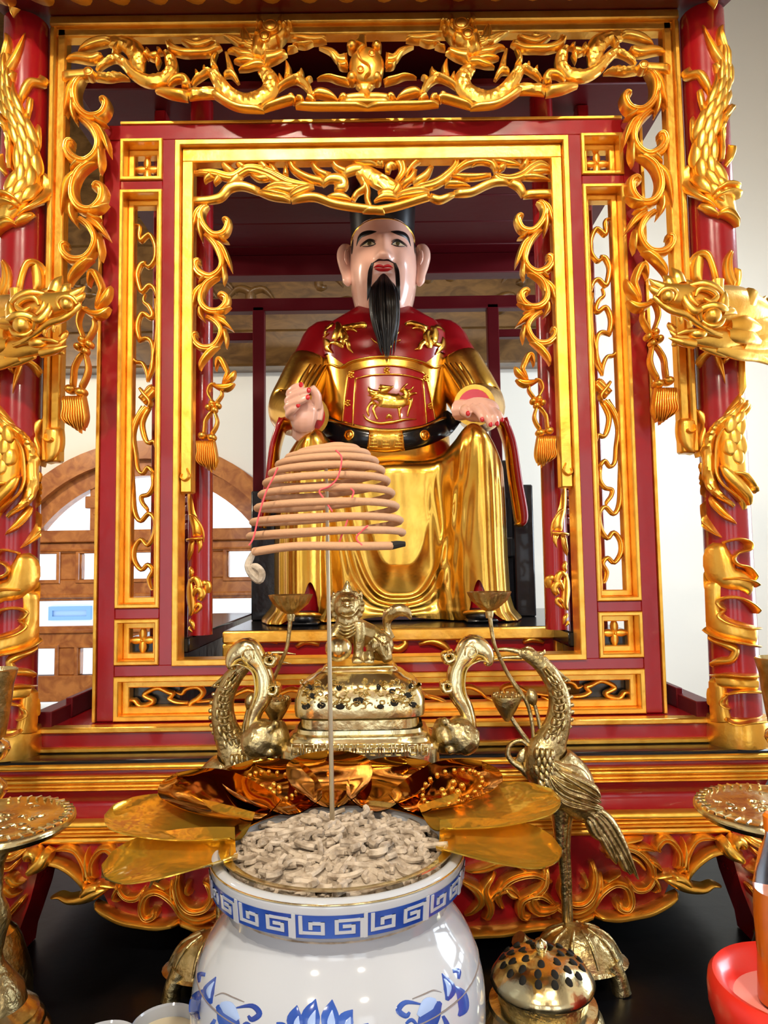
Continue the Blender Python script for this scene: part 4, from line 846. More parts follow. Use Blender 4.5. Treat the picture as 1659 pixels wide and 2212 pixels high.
# ---- lower robe
sil = [(1343,548,1150),(1320,566,1132),(1290,574,1124),(1200,574,1118),(1100,578,1114),(1000,588,1108),(940,600,1102),(900,612,1090)]
TL = sorted((at(a, y, 2.03).z, at(a, y, 2.03).x) for y, a, b in sil); TR = sorted((at(b, y, 2.03).z, at(b, y, 2.03).x) for y, a, b in sil)
U1, U2 = .135, .865
ZLAP = at(840, 990, 2.08).z
def zU(x): return at(868,1296,2.05).z+.40*(abs(x-.052)/.175)**3.2
def robe(off=0, inner=False):
    def fn(u, v):
        p1, p2 = G(u-U1, .13), G(u-U2, .13); prot = max(p1, p2)
        k1, k2 = G(u-U1, .105), G(u-U2, .105)
        zt = ZLAP+.004+(.083*k1+.088*k2)
        z0 = 1.440 if inner else 1.441+.115*(G(u-.180, .036)+G(u-.832, .036))+.012*G(u-.5, .12)
        yf = 2.105-.125*prot+.13*abs(2*u-1)**14
        r = .055
        if v < .68:
            q = v/.68; z = lerp(z0, zt-r, q); y = yf
        elif v < .86:
            q = (v-.68)/.18*pi/2; z = zt-r+r*sin(q); y = yf+r*1.2*(1-cos(q))
        else:
            q = (v-.86)/.14; y = lerp(yf+r*1.2, 2.36, q); z = zt-q*.03*prot
        x = lerp(itp(z, TL), itp(z, TR), u)
        if v > .68: x = lerp(x, .03+(x-.03)*.93, (v-.68)/.32)
        if not inner:
            w = max(0, min(1, (zt-.03-z)/.12))
            g = (z-zU(x))/math.sqrt(1+(.40*3.2/.175*(abs(x-.052)/.175)**2.2)**2); d = 0
            for gi, a in ((0, .016), (-.022, .014), (-.044, .010), (-.075, .006)): d += a*G(g-gi, .0085)
            d *= max(0, 1-abs(x-.052)/.23)**.5
            d += .05*max(0, min(1, g/.10))*G(x-.052, .115)*(1-.3*w)*.9 - 0          # belly of the hanging cloth
            side = min(u, 1-u)
            d += w*.0085*(sin(side*150)+.4)*G(side-.05, .05)
            d += w*.008*sin((x+.3)*120+(z-1.5)*14)*G(side-.29, .045)
            d += .006*w*G(side-.22, .012)+.007*w*G(side-.255, .01)
            y -= d*(1 if v < .80 else max(0, (.95-v)/.15))
            y -= .03*max(0, (1.50-z)/.06)**1.5*G(side-.02, .06)
            y -= .02*max(0, (1.50-z)/.06)*G(u-.5, .2)
        return (x, y+off, z)
    return fn
sp(MB().grid(robe(), 181, 150), 'robe_skirt', GOLD2)
sp(MB().grid(robe(.022, True), 61, 40), 'robe_lining', RED)
MBk = MB(); 
sp(MB().grid(lambda u, v: (lerp(-.29, .36, u), 2.10+.25*v+.04*abs(2*u-1)**6, 1.441), 12, 6), 'under_hem', RED)
for cx in (655, 1040):      # boots
    p = at(cx, 1330, 2.0); m = MB().ball((p.x, 2.06, 1.457), (.046, .10, .024), 18, 10); m.box(p.x-.044, p.x+.044, 1.975, 2.14, ZPL+.001, 1.449, .005)
    b = sp(m, 'boot', BLACKM)
    sp(MB().tube([(p.x+.044*cos(a), 2.02-.05*sin(a), 1.462+.008*sin(a)) for a in [pi*k/12 for k in range(13)]], .006, 8), 'boot_trim', GOLD, par=b)
# hanging sleeve ends
for pts, w in (([(1085,905),(1104,960),(1116,1040),(1128,1115),(1122,1135)], [10,11,12,13,6]), ([(612,905),(594,960),(584,1030),(572,1100),(566,1140)], [9,10,10,9,4])):
    q = plane(2.10); m = MB().stroke(q, pts, [x*1.0 for x in w], h=.02, thick=.05, grooves=1); s_ = sp(m, 'sleeve_fall', GOLD2)
    m = MB().stroke(q, [(x+(3 if x > 800 else -3), y) for x, y in pts], [x*.62 for x in w], h=.012, base=.016, thick=.03); sp(m, 'sleeve_lining', RED, par=s_)
# ---- torso
XT, YT = .018, 2.27
SEC = [(1.86,.19,.12),(1.92,.205,.155),(1.97,.205,.172),(2.05,.200,.172),(2.12,.196,.166),(2.2,.198,.155),(2.28,.205,.142),(2.33,.200,.130),(2.37,.170,.115),(2.40,.120,.095),(2.425,.080,.080),(2.45,.066,.068)]
def tor(z): return itp(z, [(a, b) for a, b, c in SEC]), itp(z, [(a, c) for a, b, c in SEC])
def tfront(x, z):
    a, b = tor(z); u = min(.985, abs(x-XT)/a); return YT-b*(1-u**2.4)**(1/2.4)
def tloft(z0f, z1f, off, n=72, m=40):
    def fn(u, v):
        th = 2*pi*u; cx, sy = cos(th), sin(th); z = lerp(z0f(cx, sy), z1f(cx, sy), v); a, b = tor(z); a += off; b += off
        e = 2/2.4
        return (XT+a*math.copysign(abs(cx)**e, cx), YT+b*math.copysign(abs(sy)**e, sy), z)
    return MB().grid(fn, n, m, wrapu=True)
sp(tloft(lambda c, s: 1.86, lambda c, s: 2.30, 0), 'robe_torso', GOLD2)
zy0 = at(835, 772, 2.11).z; zy1 = at(735, 788, 2.12).z
def yoke0(c, s):
    ax = abs(c)
    return zy0+(zy1-zy0)*(min(1, ax/.52))**3 if ax < .52 else zy1+(2.255-zy1)*min(1, (ax-.52)/.3)
sp(tloft(yoke0, lambda c, s: 2.449, .005), 'red_yoke', RED)
def TM(px, py, h): p = at(px, py, 2.12); return (p.x, tfront(p.x, p.z)-.004-h, p.z)
# yoke piping, chest panel
sp(MB().stroke(TM, [(690,770),(712,778),(734,789),(760,779),(800,773),(836,771),(880,774),(915,780),(940,787),(960,777),(985,766)], 2.6, h=.006, thick=.004, sub=6, k=7), 'gold_piping', GOLD2)
def panel(L, R, nx=24, ny=24, off=.003):
    """rectangle on the chest between a left and a right edge (photo pixels, top to bottom) with an arched top"""
    def fn(u, v):
        a = (lerp(L[0][0], L[1][0], v), lerp(L[0][1], L[1][1], v)); b = (lerp(R[0][0], R[1][0], v), lerp(R[0][1], R[1][1], v))
        arch = -11*(1-(2*u-1)**2)*(1-v)+22*(1-(2*u-1)**2)*v
        return TM(lerp(a[0], b[0], u), lerp(a[1], b[1], u)+arch, off)
    return MB().grid(fn, nx, ny)
pn = sp(panel(((752,804),(739,908)), ((919,806),(943,908))), 'chest_panel', RED, label='red chest panel with a gold unicorn emblem')
m = MB()
for P in ([(752,804),(790,796),(836,792),(880,796),(919,806)], [(752,804),(746,850),(739,910)], [(919,806),(930,850),(943,910)], [(768,820),(800,814),(840,812),(880,814),(916,821)], [(768,820),(765,870),(762,920)], [(914,821),(918,870),(922,918)]):
    m.stroke(TM, P, 2.2, h=.006, base=.003, thick=.004, sub=6, k=7)
sp(m, 'panel_piping', GOLD2, par=pn)
Z2 = zoomer(600, 640, 6.381)
QIL = [([(1250,1270),(1290,1340),(1400,1400),(1520,1440),(1640,1440),(1700,1400)], [6,34,56,60,56,40], dict(scales=.35)), ([(1400,1260),(1480,1280),(1590,1270)], [20,26,10], dict(scales=.5)), ([(1230,1330),(1330,1350),(1420,1340)], [3,20,20], dict(grooves=1)), ([(1240,1390),(1330,1390),(1420,1370)], [3,20,20], dict(grooves=1)), ([(1270,1440),(1340,1430),(1420,1420)], [3,20,20], dict(grooves=1)),
       ([(1330,1470),(1260,1530),(1240,1620),(1265,1680)], [30,16,13,10]), ([(1370,1500),(1320,1590),(1360,1700),(1380,1730)], [28,16,14,12]), ([(1180,1650),(1240,1730),(1400,1780),(1560,1760),(1700,1740)], [6,16,16,16,6])]
ZC2 = zoomer(820, 640, 5.925)
QIR = [([(-10,1360),(100,1370),(220,1380),(320,1370),(380,1390)], [60,62,60,50,20], dict(scales=.3)), ([(-10,1240),(80,1220),(170,1180)], [30,34,8], dict(scales=.4)), ([(300,1340),(350,1290),(330,1240),(290,1230)], [40,36,34,20], dict(scales=.5)), ([(270,1250),(300,1190),(360,1130)], [16,14,5]), ([(350,1250),(400,1210),(435,1165)], [16,12,4]), ([(360,1290),(430,1260),(480,1250)], [22,14,6]), ([(390,1320),(395,1400),(370,1480),(350,1560)], [26,18,13,10]), ([(250,1430),(250,1520),(260,1590)], [26,14,12]), ([(-10,1650),(150,1640),(330,1600),(470,1590)], [14,16,14,3]), ([(80,1600),(120,1550),(160,1600)], [6,22,6])]
m = MB(); strokes(m, TM, Z2, 6.381, [(a[0], [x*1.35 for x in a[1]], a[2] if len(a) > 2 else {}) for a in QIL], h=.008, base=.003, thick=.004, sub=4, k=7); strokes(m, TM, ZC2, 5.925, [(a[0], [x*1.35 for x in a[1]], a[2] if len(a) > 2 else {}) for a in QIR], h=.008, base=.003, thick=.004, sub=4, k=7)
sp(m, 'unicorn_emblem', GOLD2, par=pn)
for x, y in ((760,811),(836,803),(921,816),(752,872),(932,876)):
    m = MB()
    for k in range(7): m.dome(TM, x+5.5*cos(k*.9)*(k > 0), y+5.5*sin(k*.9)*(k > 0), 3.2, 3.2, .006, base=.003, thick=.003, n=8, rings=3)
    sp(m, 'rosette', GOLD2, par=pn)
# embroidered dragons on the shoulders
DRL = [([(430,520),(500,380),(600,310),(700,280),(740,300)], [8,30,34,30,20]), ([(640,330),(620,400),(640,420)], [20,18,8]), ([(520,430),(600,450),(680,420)], [4,14,6]), ([(790,270),(830,360),(800,470),(760,540)], [14,36,46,30]), ([(860,400),(900,480),(910,560),(860,630)], [16,36,40,30]), ([(600,480),(650,560),(660,640),(740,730)], [16,34,30,3]), ([(690,580),(780,590),(860,640),(900,690)], [8,22,26,8]), ([(900,600),(960,620),(980,700),(1040,780)], [14,24,20,3]), ([(880,370),(980,380),(1080,370),(1180,370),(1190,420)], [16,30,30,34,16]), ([(930,430),(1010,420),(1090,470)], [10,18,8])]
m = MB(); strokes(m, TM, Z2, 6.381, [(a, [x*1.45 for x in b], dict(scales=.4)) for a, b in DRL], h=.008, base=.006, thick=.004, sub=4, k=7); sp(m, 'shoulder_dragon', GOLD2)
DRR = [([(1090,560),(1040,470),(960,380),(900,310),(830,270),(740,300)], [6,34,40,40,32,16]), ([(700,310),(720,400),(700,500),(690,560)], [26,40,44,30]), ([(880,430),(860,520),(800,600),(730,700)], [34,36,24,3]), ([(640,380),(610,460),(640,560),(650,630)], [16,34,44,20]), ([(330,340),(400,310),(520,330),(620,370)], [14,26,26,26]), ([(420,390),(520,370),(600,420)], [6,20,16]), ([(600,540),(540,590),(510,650),(450,680)], [26,24,20,3]), ([(690,560),(770,560),(830,540)], [14,20,8])]
m = MB(); strokes(m, TM, ZC2, 5.925, [(a, [x*1.45 for x in b], dict(scales=.4)) for a, b in DRR], h=.008, base=.006, thick=.004, sub=4, k=7); sp(m, 'shoulder_dragon', GOLD2)
m = MB()
for x, y, r in ((833,752,7),(828,740,6),(840,738,6),(833,766,5),(836,728,6),(826,752,5),(842,750,5)): m.dome(TM, x, y, r, r, .008, base=.006, thick=.003, n=10, rings=3)
strokes(m, TM, ZC2, 5.925, [([(110,640),(180,600),(270,560)], [8,12,3]), ([(130,600),(200,520),(255,440)], [8,12,3]), ([(-10,620),(-70,580),(-110,530)], [8,12,3])], h=.006, base=.006, thick=.003); sp(m, 'neck_ornament', GOLD2)
# belt
def BM(px, py, h): p = at(px, py, 2.10); return (p.x, tfront(p.x, p.z)-.010-h, p.z)
bl = sp(MB().stroke(BM, [(668,880),(700,912),(745,936),(790,950),(834,955),(880,950),(925,936),(965,910),(990,880)], [20,21,22,22,22,22,22,21,20], h=.008, thick=.02, sub=6, k=11, flat=True), 'belt', BLACK)
m = MB(); m.stroke(BM, [(694,895),(745,917),(790,930),(834,934),(880,930),(925,917),(970,890)], 3, h=.012, base=.004, thick=.01, sub=6, k=7); sp(m, 'belt_piping', GOLD2, par=bl)
m = MB().stroke(BM, [(795,953),(834,957),(872,953)], 22, h=.008, base=.008, thick=.01, sub=6, k=9, flat=True)
for cx in (807, 834, 861):
    for dy in (-13, -6.5, 0, 6.5, 13): m.stroke(BM, [(cx-9, 956+dy-abs(cx-834)*.06), (cx+9, 956+dy-abs(cx-834)*.06)], 1.3, h=.004, base=.015, thick=.003, sub=2, k=5)
    for dx in (-9, 0, 9): m.stroke(BM, [(cx+dx, 943), (cx+dx, 970)], 1.3, h=.004, base=.015, thick=.003, sub=2, k=5)
sp(m, 'buckle', GOLD2, par=bl)
for x in (754, 918): sp(MB().dome(BM, x, 940, 12, 12, .010, base=.006, thick=.006, ring=1), 'belt_stud', GOLD2, par=bl)
# arms
for s, S_, E_, W_ in ((-1, (-.165, 2.29, 2.325), (-.268, 2.22, 2.09), (-.205, 2.06, 2.035)), (1, (.205, 2.29, 2.325), (.315, 2.22, 2.09), (.275, 2.04, 2.055))):
    S_, E_, W_ = Vector(S_), Vector(E_), Vector(W_); M1 = S_.lerp(E_, .42)
    sp(MB().tube([S_-Vector((s*.07, 0, -.01)), S_, S_.lerp(E_, .2), M1], [.045, .073, .078, .080], 22, sub=5), 'shoulder_sleeve', RED)
    sl = sp(MB().tube([M1.lerp(S_, .15), M1, S_.lerp(E_, .75), E_, E_.lerp(W_, .5), W_], [.079, .084, .084, .080, .070, .056], 26, sub=6), 'sleeve', GOLD2)
    m = MB()       # folds of the sleeve
    for k in range(4):
        q = [S_.lerp(E_, .45)+Vector((-s*.05+s*k*.016, -.075-.004*k, 0)), S_.lerp(E_, .85)+Vector((-s*.055+s*k*.014, -.083, .02)), E_.lerp(W_, .25)+Vector((-s*.055+s*k*.02, -.05, .035-.02*k))]
        m.tube(q, [.004, .010, .003], 8, sub=6)
    sp(m, 'sleeve_folds', GOLD2, par=sl)
    d = (W_-E_).normalized()
    sp(MB().tube([W_-d*.012, W_+d*.004], [.059, .060], 26), 'cuff_band', GOLD2, par=sl)
    sp(MB().tube([W_-d*.01, W_+d*.012], [.050, .046], 24), 'cuff_lining', LIPS, par=sl)
# ---- hands
def hand(name, palm, fingers, wrist, nails):
    m = MB()
    for P, R in palm: m.tube([at(*p) for p in P], R, 12, sub=4, flat=((0, 1, 0), .75))
    for P, R in fingers: m.tube([at(*p) for p in P], R, 10, sub=4)
    m.tube(wrist[0], wrist[1], 12, sub=3)
    h = sp(m, name, SKIN); remesh(h, .0026, 3)
    for p in nails: sp(MB().ball(at(*p), (.0062, .0035, .0075), 10, 6), 'fingernail', LIPS, par=h)
hand('hand', [([(1005,882,2.03),(1030,880,2.005),(1058,886,1.985),(1072,893,1.98)], [.024,.030,.030,.018]), ([(1010,892,2.03),(1040,893,2.0),(1066,898,1.985)], [.020,.026,.018])],
     [([(1020,880,1.99),(1035,893,1.955),(1043,910,1.95)], [.013,.011,.0095]), ([(1036,880,1.98),(1052,900,1.945),(1060,921,1.943)], [.014,.012,.010]), ([(1052,882,1.975),(1066,900,1.945),(1073,918,1.945)], [.014,.0115,.0095]), ([(1064,886,1.975),(1078,896,1.95),(1082,908,1.95)], [.0125,.0105,.009]), ([(1008,882,2.01),(1002,890,1.985),(1012,896,1.965)], [.015,.014,.011])],
     ([at(990,886,2.05), at(1012,884,2.02)], [.032, .028]), [(1042,906,1.941),(1060,917,1.934),(1074,915,1.936),(1084,906,1.943),(1011,893,1.955)])
hand('hand', [([(655,925,2.0),(655,905,1.985),(657,885,1.98),(655,868,1.98)], [.030,.038,.036,.024]), ([(680,905,2.0),(685,885,1.995),(682,862,1.985)], [.022,.020,.016])],
     [([(640,868,1.985),(626,852,1.965),(638,838,1.945),(656,832,1.94)], [.014,.0125,.012,.009]), ([(640,880,1.98),(623,866,1.955),(645,850,1.935),(668,843,1.93)], [.014,.013,.012,.0095]), ([(642,893,1.98),(622,880,1.955),(645,867,1.932),(668,858,1.93)], [.014,.013,.012,.0095]), ([(645,905,1.98),(624,896,1.96),(634,884,1.94),(645,875,1.937)], [.013,.0115,.011,.0085]), ([(682,880,1.985),(684,855,1.965),(672,836,1.95)], [.017,.014,.0105])],
     ([at(655,940,2.03), at(655,915,2.0)], [.034, .032]), [(650,831,1.931),(667,843,1.920),(665,858,1.920),(644,875,1.928)])
# ---- head
HX, HY, HZ = .020, 2.255, 2.530; HA, HB, HC = .108, .135, .205; hcz = lambda z: .205 if z > HZ else .178
def zf(y): return at(830, y, 2.12).z
def feat(x, z):
    x -= HX; f = 0; zt, zb = zf(553), zf(515)
    r = max(0, min(1, (zb+.015-z)/(zb+.015-zt))); cut = 1/(1+math.exp((zf(566)-z)/-.0035)) if False else max(0, min(1, (z-zf(570))/.010))
    f += (.007+.032*r**1.4)*G(x, .011+.010*r)*cut*(z < zb+.02)
    f += .016*G(abs(x)-.017, .010)*G(z-zf(560), .009)
    f -= .009*G(abs(x)-.045, .024)*G(z-zf(523), .013); f += .004*G(abs(x)-.043, .014)*G(z-zf(523), .007); f += .004*G(abs(x)-.045, .03)*G(z-zf(502), .008)
    f += .008*G(abs(x)-.055, .03)*G(z-zf(560), .035); f += .008*G(x, .03)*G(z-zf(579), .012); f += .012*G(x, .03)*G(z-zf(612), .02)
    return f
def fbase(x, z):
    u = min(.98, abs((x-HX)/HA)); v = (z-HZ)/hcz(z); k = 1-u**2.5-min(.97, abs(v))**2.6
    return HY-HB*max(.0001, k)**(1/2.4)
def headfn(u, v):
    th, ph = 2*pi*u, pi*(v-.5); e = 2/2.5
    c = abs(cos(ph))**e; x = HX+HA*c*math.copysign(abs(cos(th))**e, cos(th))*(1-.10*max(0, -sin(ph))); y = HY+HB*c*math.copysign(abs(sin(th))**e, sin(th)); z = HZ+(HC if ph > 0 else .178)*math.copysign(abs(sin(ph))**e, sin(ph))
    if y < HY: y -= feat(x, z)
    return (x, y, z)
hd = sp(MB().grid(headfn, 160, 130, wrapu=True), 'head', SKIN, 180)
sp(MB().tube([(HX, 2.265, 2.36), (HX, 2.26, 2.42)], [.066, .062], 24), 'neck', SKIN)
sp(MB().lathe([(.070, 2.425), (.082, 2.40), (.084, 2.428), (.074, 2.445)], (HX, 2.265, 0), 32), 'collar', LIPS)
sp(MB().tube([(HX+.086*cos(a), 2.265+.086*sin(a), 2.412) for a in [2*pi*k/24 for k in range(25)]], .005, 8), 'collar_cord', GOLD2)
def FM(px, py, h): p = at(px, py, 2.118); return (p.x, fbase(p.x, p.z)-feat(p.x, p.z)-h, p.z)
Z9 = zoomer(720, 440, 7.54); S9 = 7.54
EYEW = mat('painted_eye', (.62, .55, .36), .15, coat=.6); IRIS = mat('painted_iris', (.07, .055, .02), .15, coat=.6)
for s in (0, 1):
    X = (lambda x: x) if not s else (lambda x: 1640-x)
    e = sp(MB().stroke(FM, Z9([(X(440), 638), (X(500), 612), (X(570), 605), (X(630), 615), (X(685), 640)]), [.3, 3.4, 5, 4.2, .3], h=.0012, thick=.002, sub=6, k=7), 'eye', EYEW, par=hd)
    m = MB()
    for P, W in (([(430,636),(500,600),(575,575),(640,592),(688,645)], [.6,1.5,1.8,1.6,.6]), ([(470,640),(540,662),(610,664),(688,645)], [.5,1,1.3,.6]), ([(425,615),(500,575),(580,550),(650,570),(680,600)], [.4,.9,1,.9,.4])):
        m.stroke(FM, Z9([(X(x), y) for x, y in P]), W, h=.0012, base=.0014, thick=.002, sub=6, k=5)
    sp(m, 'eye_line', BLACKHAIR, par=hd)
    sp(MB().dome(FM, *Z9([(X(585), 618)])[0], 4.6, 4.8, .0012, base=.0016, thick=.002, n=16), 'iris', IRIS, par=hd)
    sp(MB().stroke(FM, Z9([(X(365), 610), (X(395), 520), (X(450), 450), (X(540), 440), (X(620), 440), (X(703), 435)]), [.5, 3, 6.4, 6.4, 4.8, .5], h=.0014, base=.0004, thick=.002, sub=6, k=7), 'eyebrow', BLACKHAIR, par=hd)
    sp(MB().stroke(FM, Z9([(X(285), 400), (X(290), 560), (X(285), 760)]), [4.5, 4.5, 1], h=.002, thick=.002, sub=5, k=5), 'sideburn', BLACKHAIR, par=hd)
m = MB().stroke(FM, Z9([(655,1045),(730,1020),(790,1030),(815,1040),(850,1028),(900,1020),(972,1045)]), [.5,3.4,3,2.4,3,3.4,.5], h=.006, thick=.003, sub=5, k=9); m.stroke(FM, Z9([(670,1060),(740,1080),(815,1085),(890,1080),(960,1060)]), [.5,2.6,3,2.6,.5], h=.007, thick=.003, sub=5, k=9)
sp(m, 'lips', LIPS, par=hd)
m = MB().stroke(FM, Z9([(640,970),(720,955),(815,958),(910,955),(995,968)]), [1.2,1.3,1,1.3,1.2], h=.003, thick=.002, sub=5, k=5)
for s in (-1, 1):
    for k in range(7):
        x0 = 822.5+s*(172+k*4)/7.54; a = FM(727+93.5+s*(21+k*.5), 569, .002) if False else FM(720+(820+s*170+s*k*3)/7.54, 440+972/7.54, .001)
        b = at(720+(820+s*(205+k*5))/7.54, 440+1060/7.54, 2.10); c = at(720+(820+s*(215+k*6))/7.54, 440+1300/7.54, 2.095); d = at(720+(820+s*(225+k*7))/7.54, 440+(1500+k*14)/7.54, 2.10)
        m.tube([a, (b.x, FM(720+(820+s*(205+k*5))/7.54, 440+1060/7.54, .004)[1], b.z), c, d], [.0025, .004, .0035, .0006], 6, sub=6)
sp(m, 'moustache', BLACKHAIR, par=hd)
m = MB(); rnd = random.Random(5)
for k in range(95):
    t = rnd.uniform(-1, 1); q = rnd.uniform(0, 1); x1 = 828.5+t*13; x2 = 829+t*27; x3 = 832+t*28; x4 = 835+t*19*rnd.uniform(.4, 1)
    yt = 592+abs(t)**1.5*14; a = FM(x1, yt, .001); b = at(x2, 625+abs(t)*6, 2.085+.035*q); c = at(x3, 690, 2.075+.03*q); d = at(x4, rnd.uniform(742, 776)-abs(t)*14, 2.085+.02*q)
    m.tube([a, b, c, d], [.003, .0062, .0058, .0008], 6, sub=6)
sp(m, 'beard', BLACKHAIR, par=hd, label='long black beard hanging to the chest')
for s in (-1, 1):
    e = MB(); F9 = lambda x, y, d: at(720+(x if s < 0 else 1640-x)/7.54, 440+y/7.54, d)
    e.tube([F9(250,720,2.25), F9(185,740,2.24), F9(165,850,2.23), F9(190,1000,2.225), F9(225,1150,2.215), F9(235,1270,2.21), F9(238,1345,2.21)], [.012,.018,.022,.021,.018,.016,.004], 12, sub=5, flat=((0, 1, 0), .7))
    e.tube([F9(265,760,2.25), F9(240,900,2.24), F9(262,1080,2.225), F9(270,1220,2.215)], [.016,.018,.016,.012], 10, sub=5)
    sp(e, 'ear', SKIN, par=hd)
    e = MB().tube([F9(235,760,2.222), F9(205,790,2.212), F9(200,900,2.205), F9(225,990,2.205)], [.004,.005,.005,.002], 7, sub=5); sp(e, 'ear_rim', SKIN, par=hd)
# hat
def hat(u, v):
    th = 2*pi*u; c, s_ = cos(th), sin(th); e = 2/2.5
    zb = 2.640+.026*max(0, -s_)**2-.03*max(0, s_); z = lerp(zb, 2.80, v); k = max(.86, (1-abs((zb-HZ)/HC)**2.5)**.4)*(1.025+.10*v)-.25*max(0, v-.85)/.15
    return (HX+HA*k*math.copysign(abs(c)**e, c), HY+.008+HB*k*math.copysign(abs(s_)**e, s_), z)
ht = sp(MB().grid(hat, 48, 16, wrapu=True).ball((HX, HY, 2.79), (HA*.9, HB*.9, .03), 24, 8), 'hat', BLACKHAIR)
sp(MB().tube([hat(k/48, 0) for k in range(49)], .0042, 8), 'hat_band', GOLD2, par=ht)
# ================================================================== vessels on the altar table
def raysurf(inside, d0, d1, norm, n=260):
    """maps photo pixels onto the surface of a solid given by inside(p); norm(p) is the outward direction"""
    def mp(px, py, h):
        last = at(px, py, d0)
        for i in range(1, n+1):
            p = at(px, py, lerp(d0, d1, i/n))
            if inside(p):
                a, b = last, p
                for _ in range(8):
                    c = (a+b)/2
                    if inside(c): b = c
                    else: a = c
                return tuple(a+norm(a)*h)
            last = p
        p = at(px, py, (d0+d1)/2); return tuple(p+norm(p)*h)
    return mp
# ---------------------------------------------------------------- porcelain incense pot
PC = at(731, 1855, 1.0); PCX, PCY, PRZ = PC.x, 1.0, 1.204; DZ = .022
PPROF = [(.150,1.196),(.156,1.203),(.162,1.204),(.168,1.200),(.169,1.193),(.166,1.168),(.160,1.162),(.149,1.152),(.145,1.141),(.152,1.122),(.173,1.092),(.185,1.062),(.192,1.025),(.190,.975),(.176,.915),(.152,.855),(.132,.825),(.130,.806)]
PPROF = [(r, z+DZ*min(1, (z-.806)/.2)) for r, z in PPROF]
POT = thing('incense_pot', 'white porcelain incense pot with blue fret band and lotus painting', 'pot', (PCX, PCY, ZT))
prof = cr(PPROF, 4)
MB().lathe(prof, (PCX, PCY, 0), 72).lathe([(.150,1.196+DZ),(.146,1.15),(.12,1.0),(.001,.99)], (PCX, PCY, 0), 48).lathe([(.130,.806),(.001,.806)], (PCX, PCY, 0), 48).build('body', PORC, POT, 60)
PR_ = sorted((z, r) for r, z in prof[14:])
prad = lambda z: itp(z, PR_)
insp = lambda p: p.z < 1.2+DZ and math.hypot(p.x-PCX, p.y-PCY) < prad(p.z)
nrm = lambda p: Vector((p.x-PCX, p.y-PCY, 0)).normalized()
PM = raysurf(insp, .74, 1.0, nrm)
def bandmap(a, t, h):      # a in degrees round the rim, t in 0..1 up the band
    z = 1.165+DZ+.023*t; r = itp(z-DZ, [(1.168,.166),(1.193,.169)])+.0004+h; q = math.radians(a); return (PCX+r*sin(q), PCY-r*cos(q), z)
MB().grid(lambda u, v: bandmap(u*360, -.06+1.12*v, .0006), 144, 3, wrapu=True).build('blue_band', BLUE, POT)
m = MB(); NU = 26
for i in range(NU):
    a0 = i*360/NU; W_ = 360/NU; f = (lambda P: [(a0+x*W_, y) for x, y in P])
    sw = .075*W_*.9
    def seg(P): 
        for k in range(len(P)-1):
            (x0, y0), (x1, y1) = P[k], P[k+1]; wx, wy = .055, .075
            X0, X1, Y0, Y1 = min(x0, x1)-wx, max(x0, x1)+wx, min(y0, y1)-wy, max(y0, y1)+wy
            q = [bandmap(a0+x*W_, y, hh) for hh in (.0018, .0004) for x, y in ((X0, Y0), (X1, Y0), (X1, Y1), (X0, Y1))]
            m.add(q, [(0, 1, 2, 3), (0, 4, 5, 1), (1, 5, 6, 2), (2, 6, 7, 3), (3, 7, 4, 0)])
    if i % 2: seg([(0, -.02), (0, 1.02)]); seg([(.2, .95), (.2, .2), (.82, .2), (.82, .68), (.48, .68), (.48, .45)])
    else: seg([(.9, 0), (.9, .8), (.2, .8), (.2, .22), (.66, .22), (.66, .52), (.42, .52)])
m.build('fret_lines', PORC, POT, 30)['kind'] = 'stuff'
for z, r in ((1.200+DZ, .1690), (1.164+DZ, .1645)): MB().tube([(PCX+r*cos(a), PCY+r*sin(a), z) for a in [2*pi*k/72 for k in range(73)]], .0011, 6, caps=False).build('gold_line', BRASS, POT)
r = prad(1.086)+.0002; MB().tube([(PCX+r*cos(a), PCY+r*sin(a), 1.086) for a in [2*pi*k/72 for k in range(73)]], .0011, 6, caps=False).build('painted_line', GREYLINE, POT)
ZPt = zoomer(380, 1700, 2.37); SPt = 2.37
def paint(rows, mm, name, h=.0006, base=.0003, symm=True):
    m = MB()
    for P, W in rows:
        m.stroke(PM, ZPt(P), [x/SPt for x in W], h=h, base=base, thick=.001, sub=5, k=5)
    m.build(name, mm, POT)
LC = 752
petals = [([(640,1260),(610,1190),(620,1118)], [26,44,2]), ([(700,1260),(690,1170),(716,1085)], [30,48,2]), ([(790,1260),(790,1170),(800,1088)], [30,46,2]), ([(860,1260),(870,1190),(905,1140)], [26,42,2]), ([(580,1280),(545,1230),(515,1205)], [16,26,2]), ([(930,1290),(960,1240),(985,1210)], [16,26,2])]
paint(petals, BLUE, 'painted_lotus')
paint([([(700,1260),(695,1200),(715,1140)], [10,20,2]), ([(800,1260),(795,1200),(800,1140)], [10,20,2]), ([(630,1260),(620,1210),(628,1170)], [8,16,2]), ([(880,1260),(880,1210),(893,1175)], [8,16,2])], PALEBLUE, 'painted_petal_light', base=.0009)
side = [([(180,1110),(165,1050),(205,972)], [8,32,2]), ([(140,1040),(105,1080),(95,1150),(120,1190)], [6,26,26,6]), ([(210,1120),(250,1160),(280,1230),(270,1300)], [8,46,50,26]), ([(310,1130),(390,1120),(428,1160),(390,1190),(370,1170)], [4,12,15,13,6]), ([(150,960),(120,960),(120,1000)], [10,12,6]), ([(200,1190),(180,1240),(215,1260)], [8,14,8]), ([(330,1240),(360,1210),(390,1230)], [6,10,6])]
side2 = [([(x if x > 1e9 else 1545-x+22, y-18) for x, y in P], W) for P, W in side]
paint(side, BLUE, 'painted_leaf'); paint(side2, BLUE, 'painted_leaf')
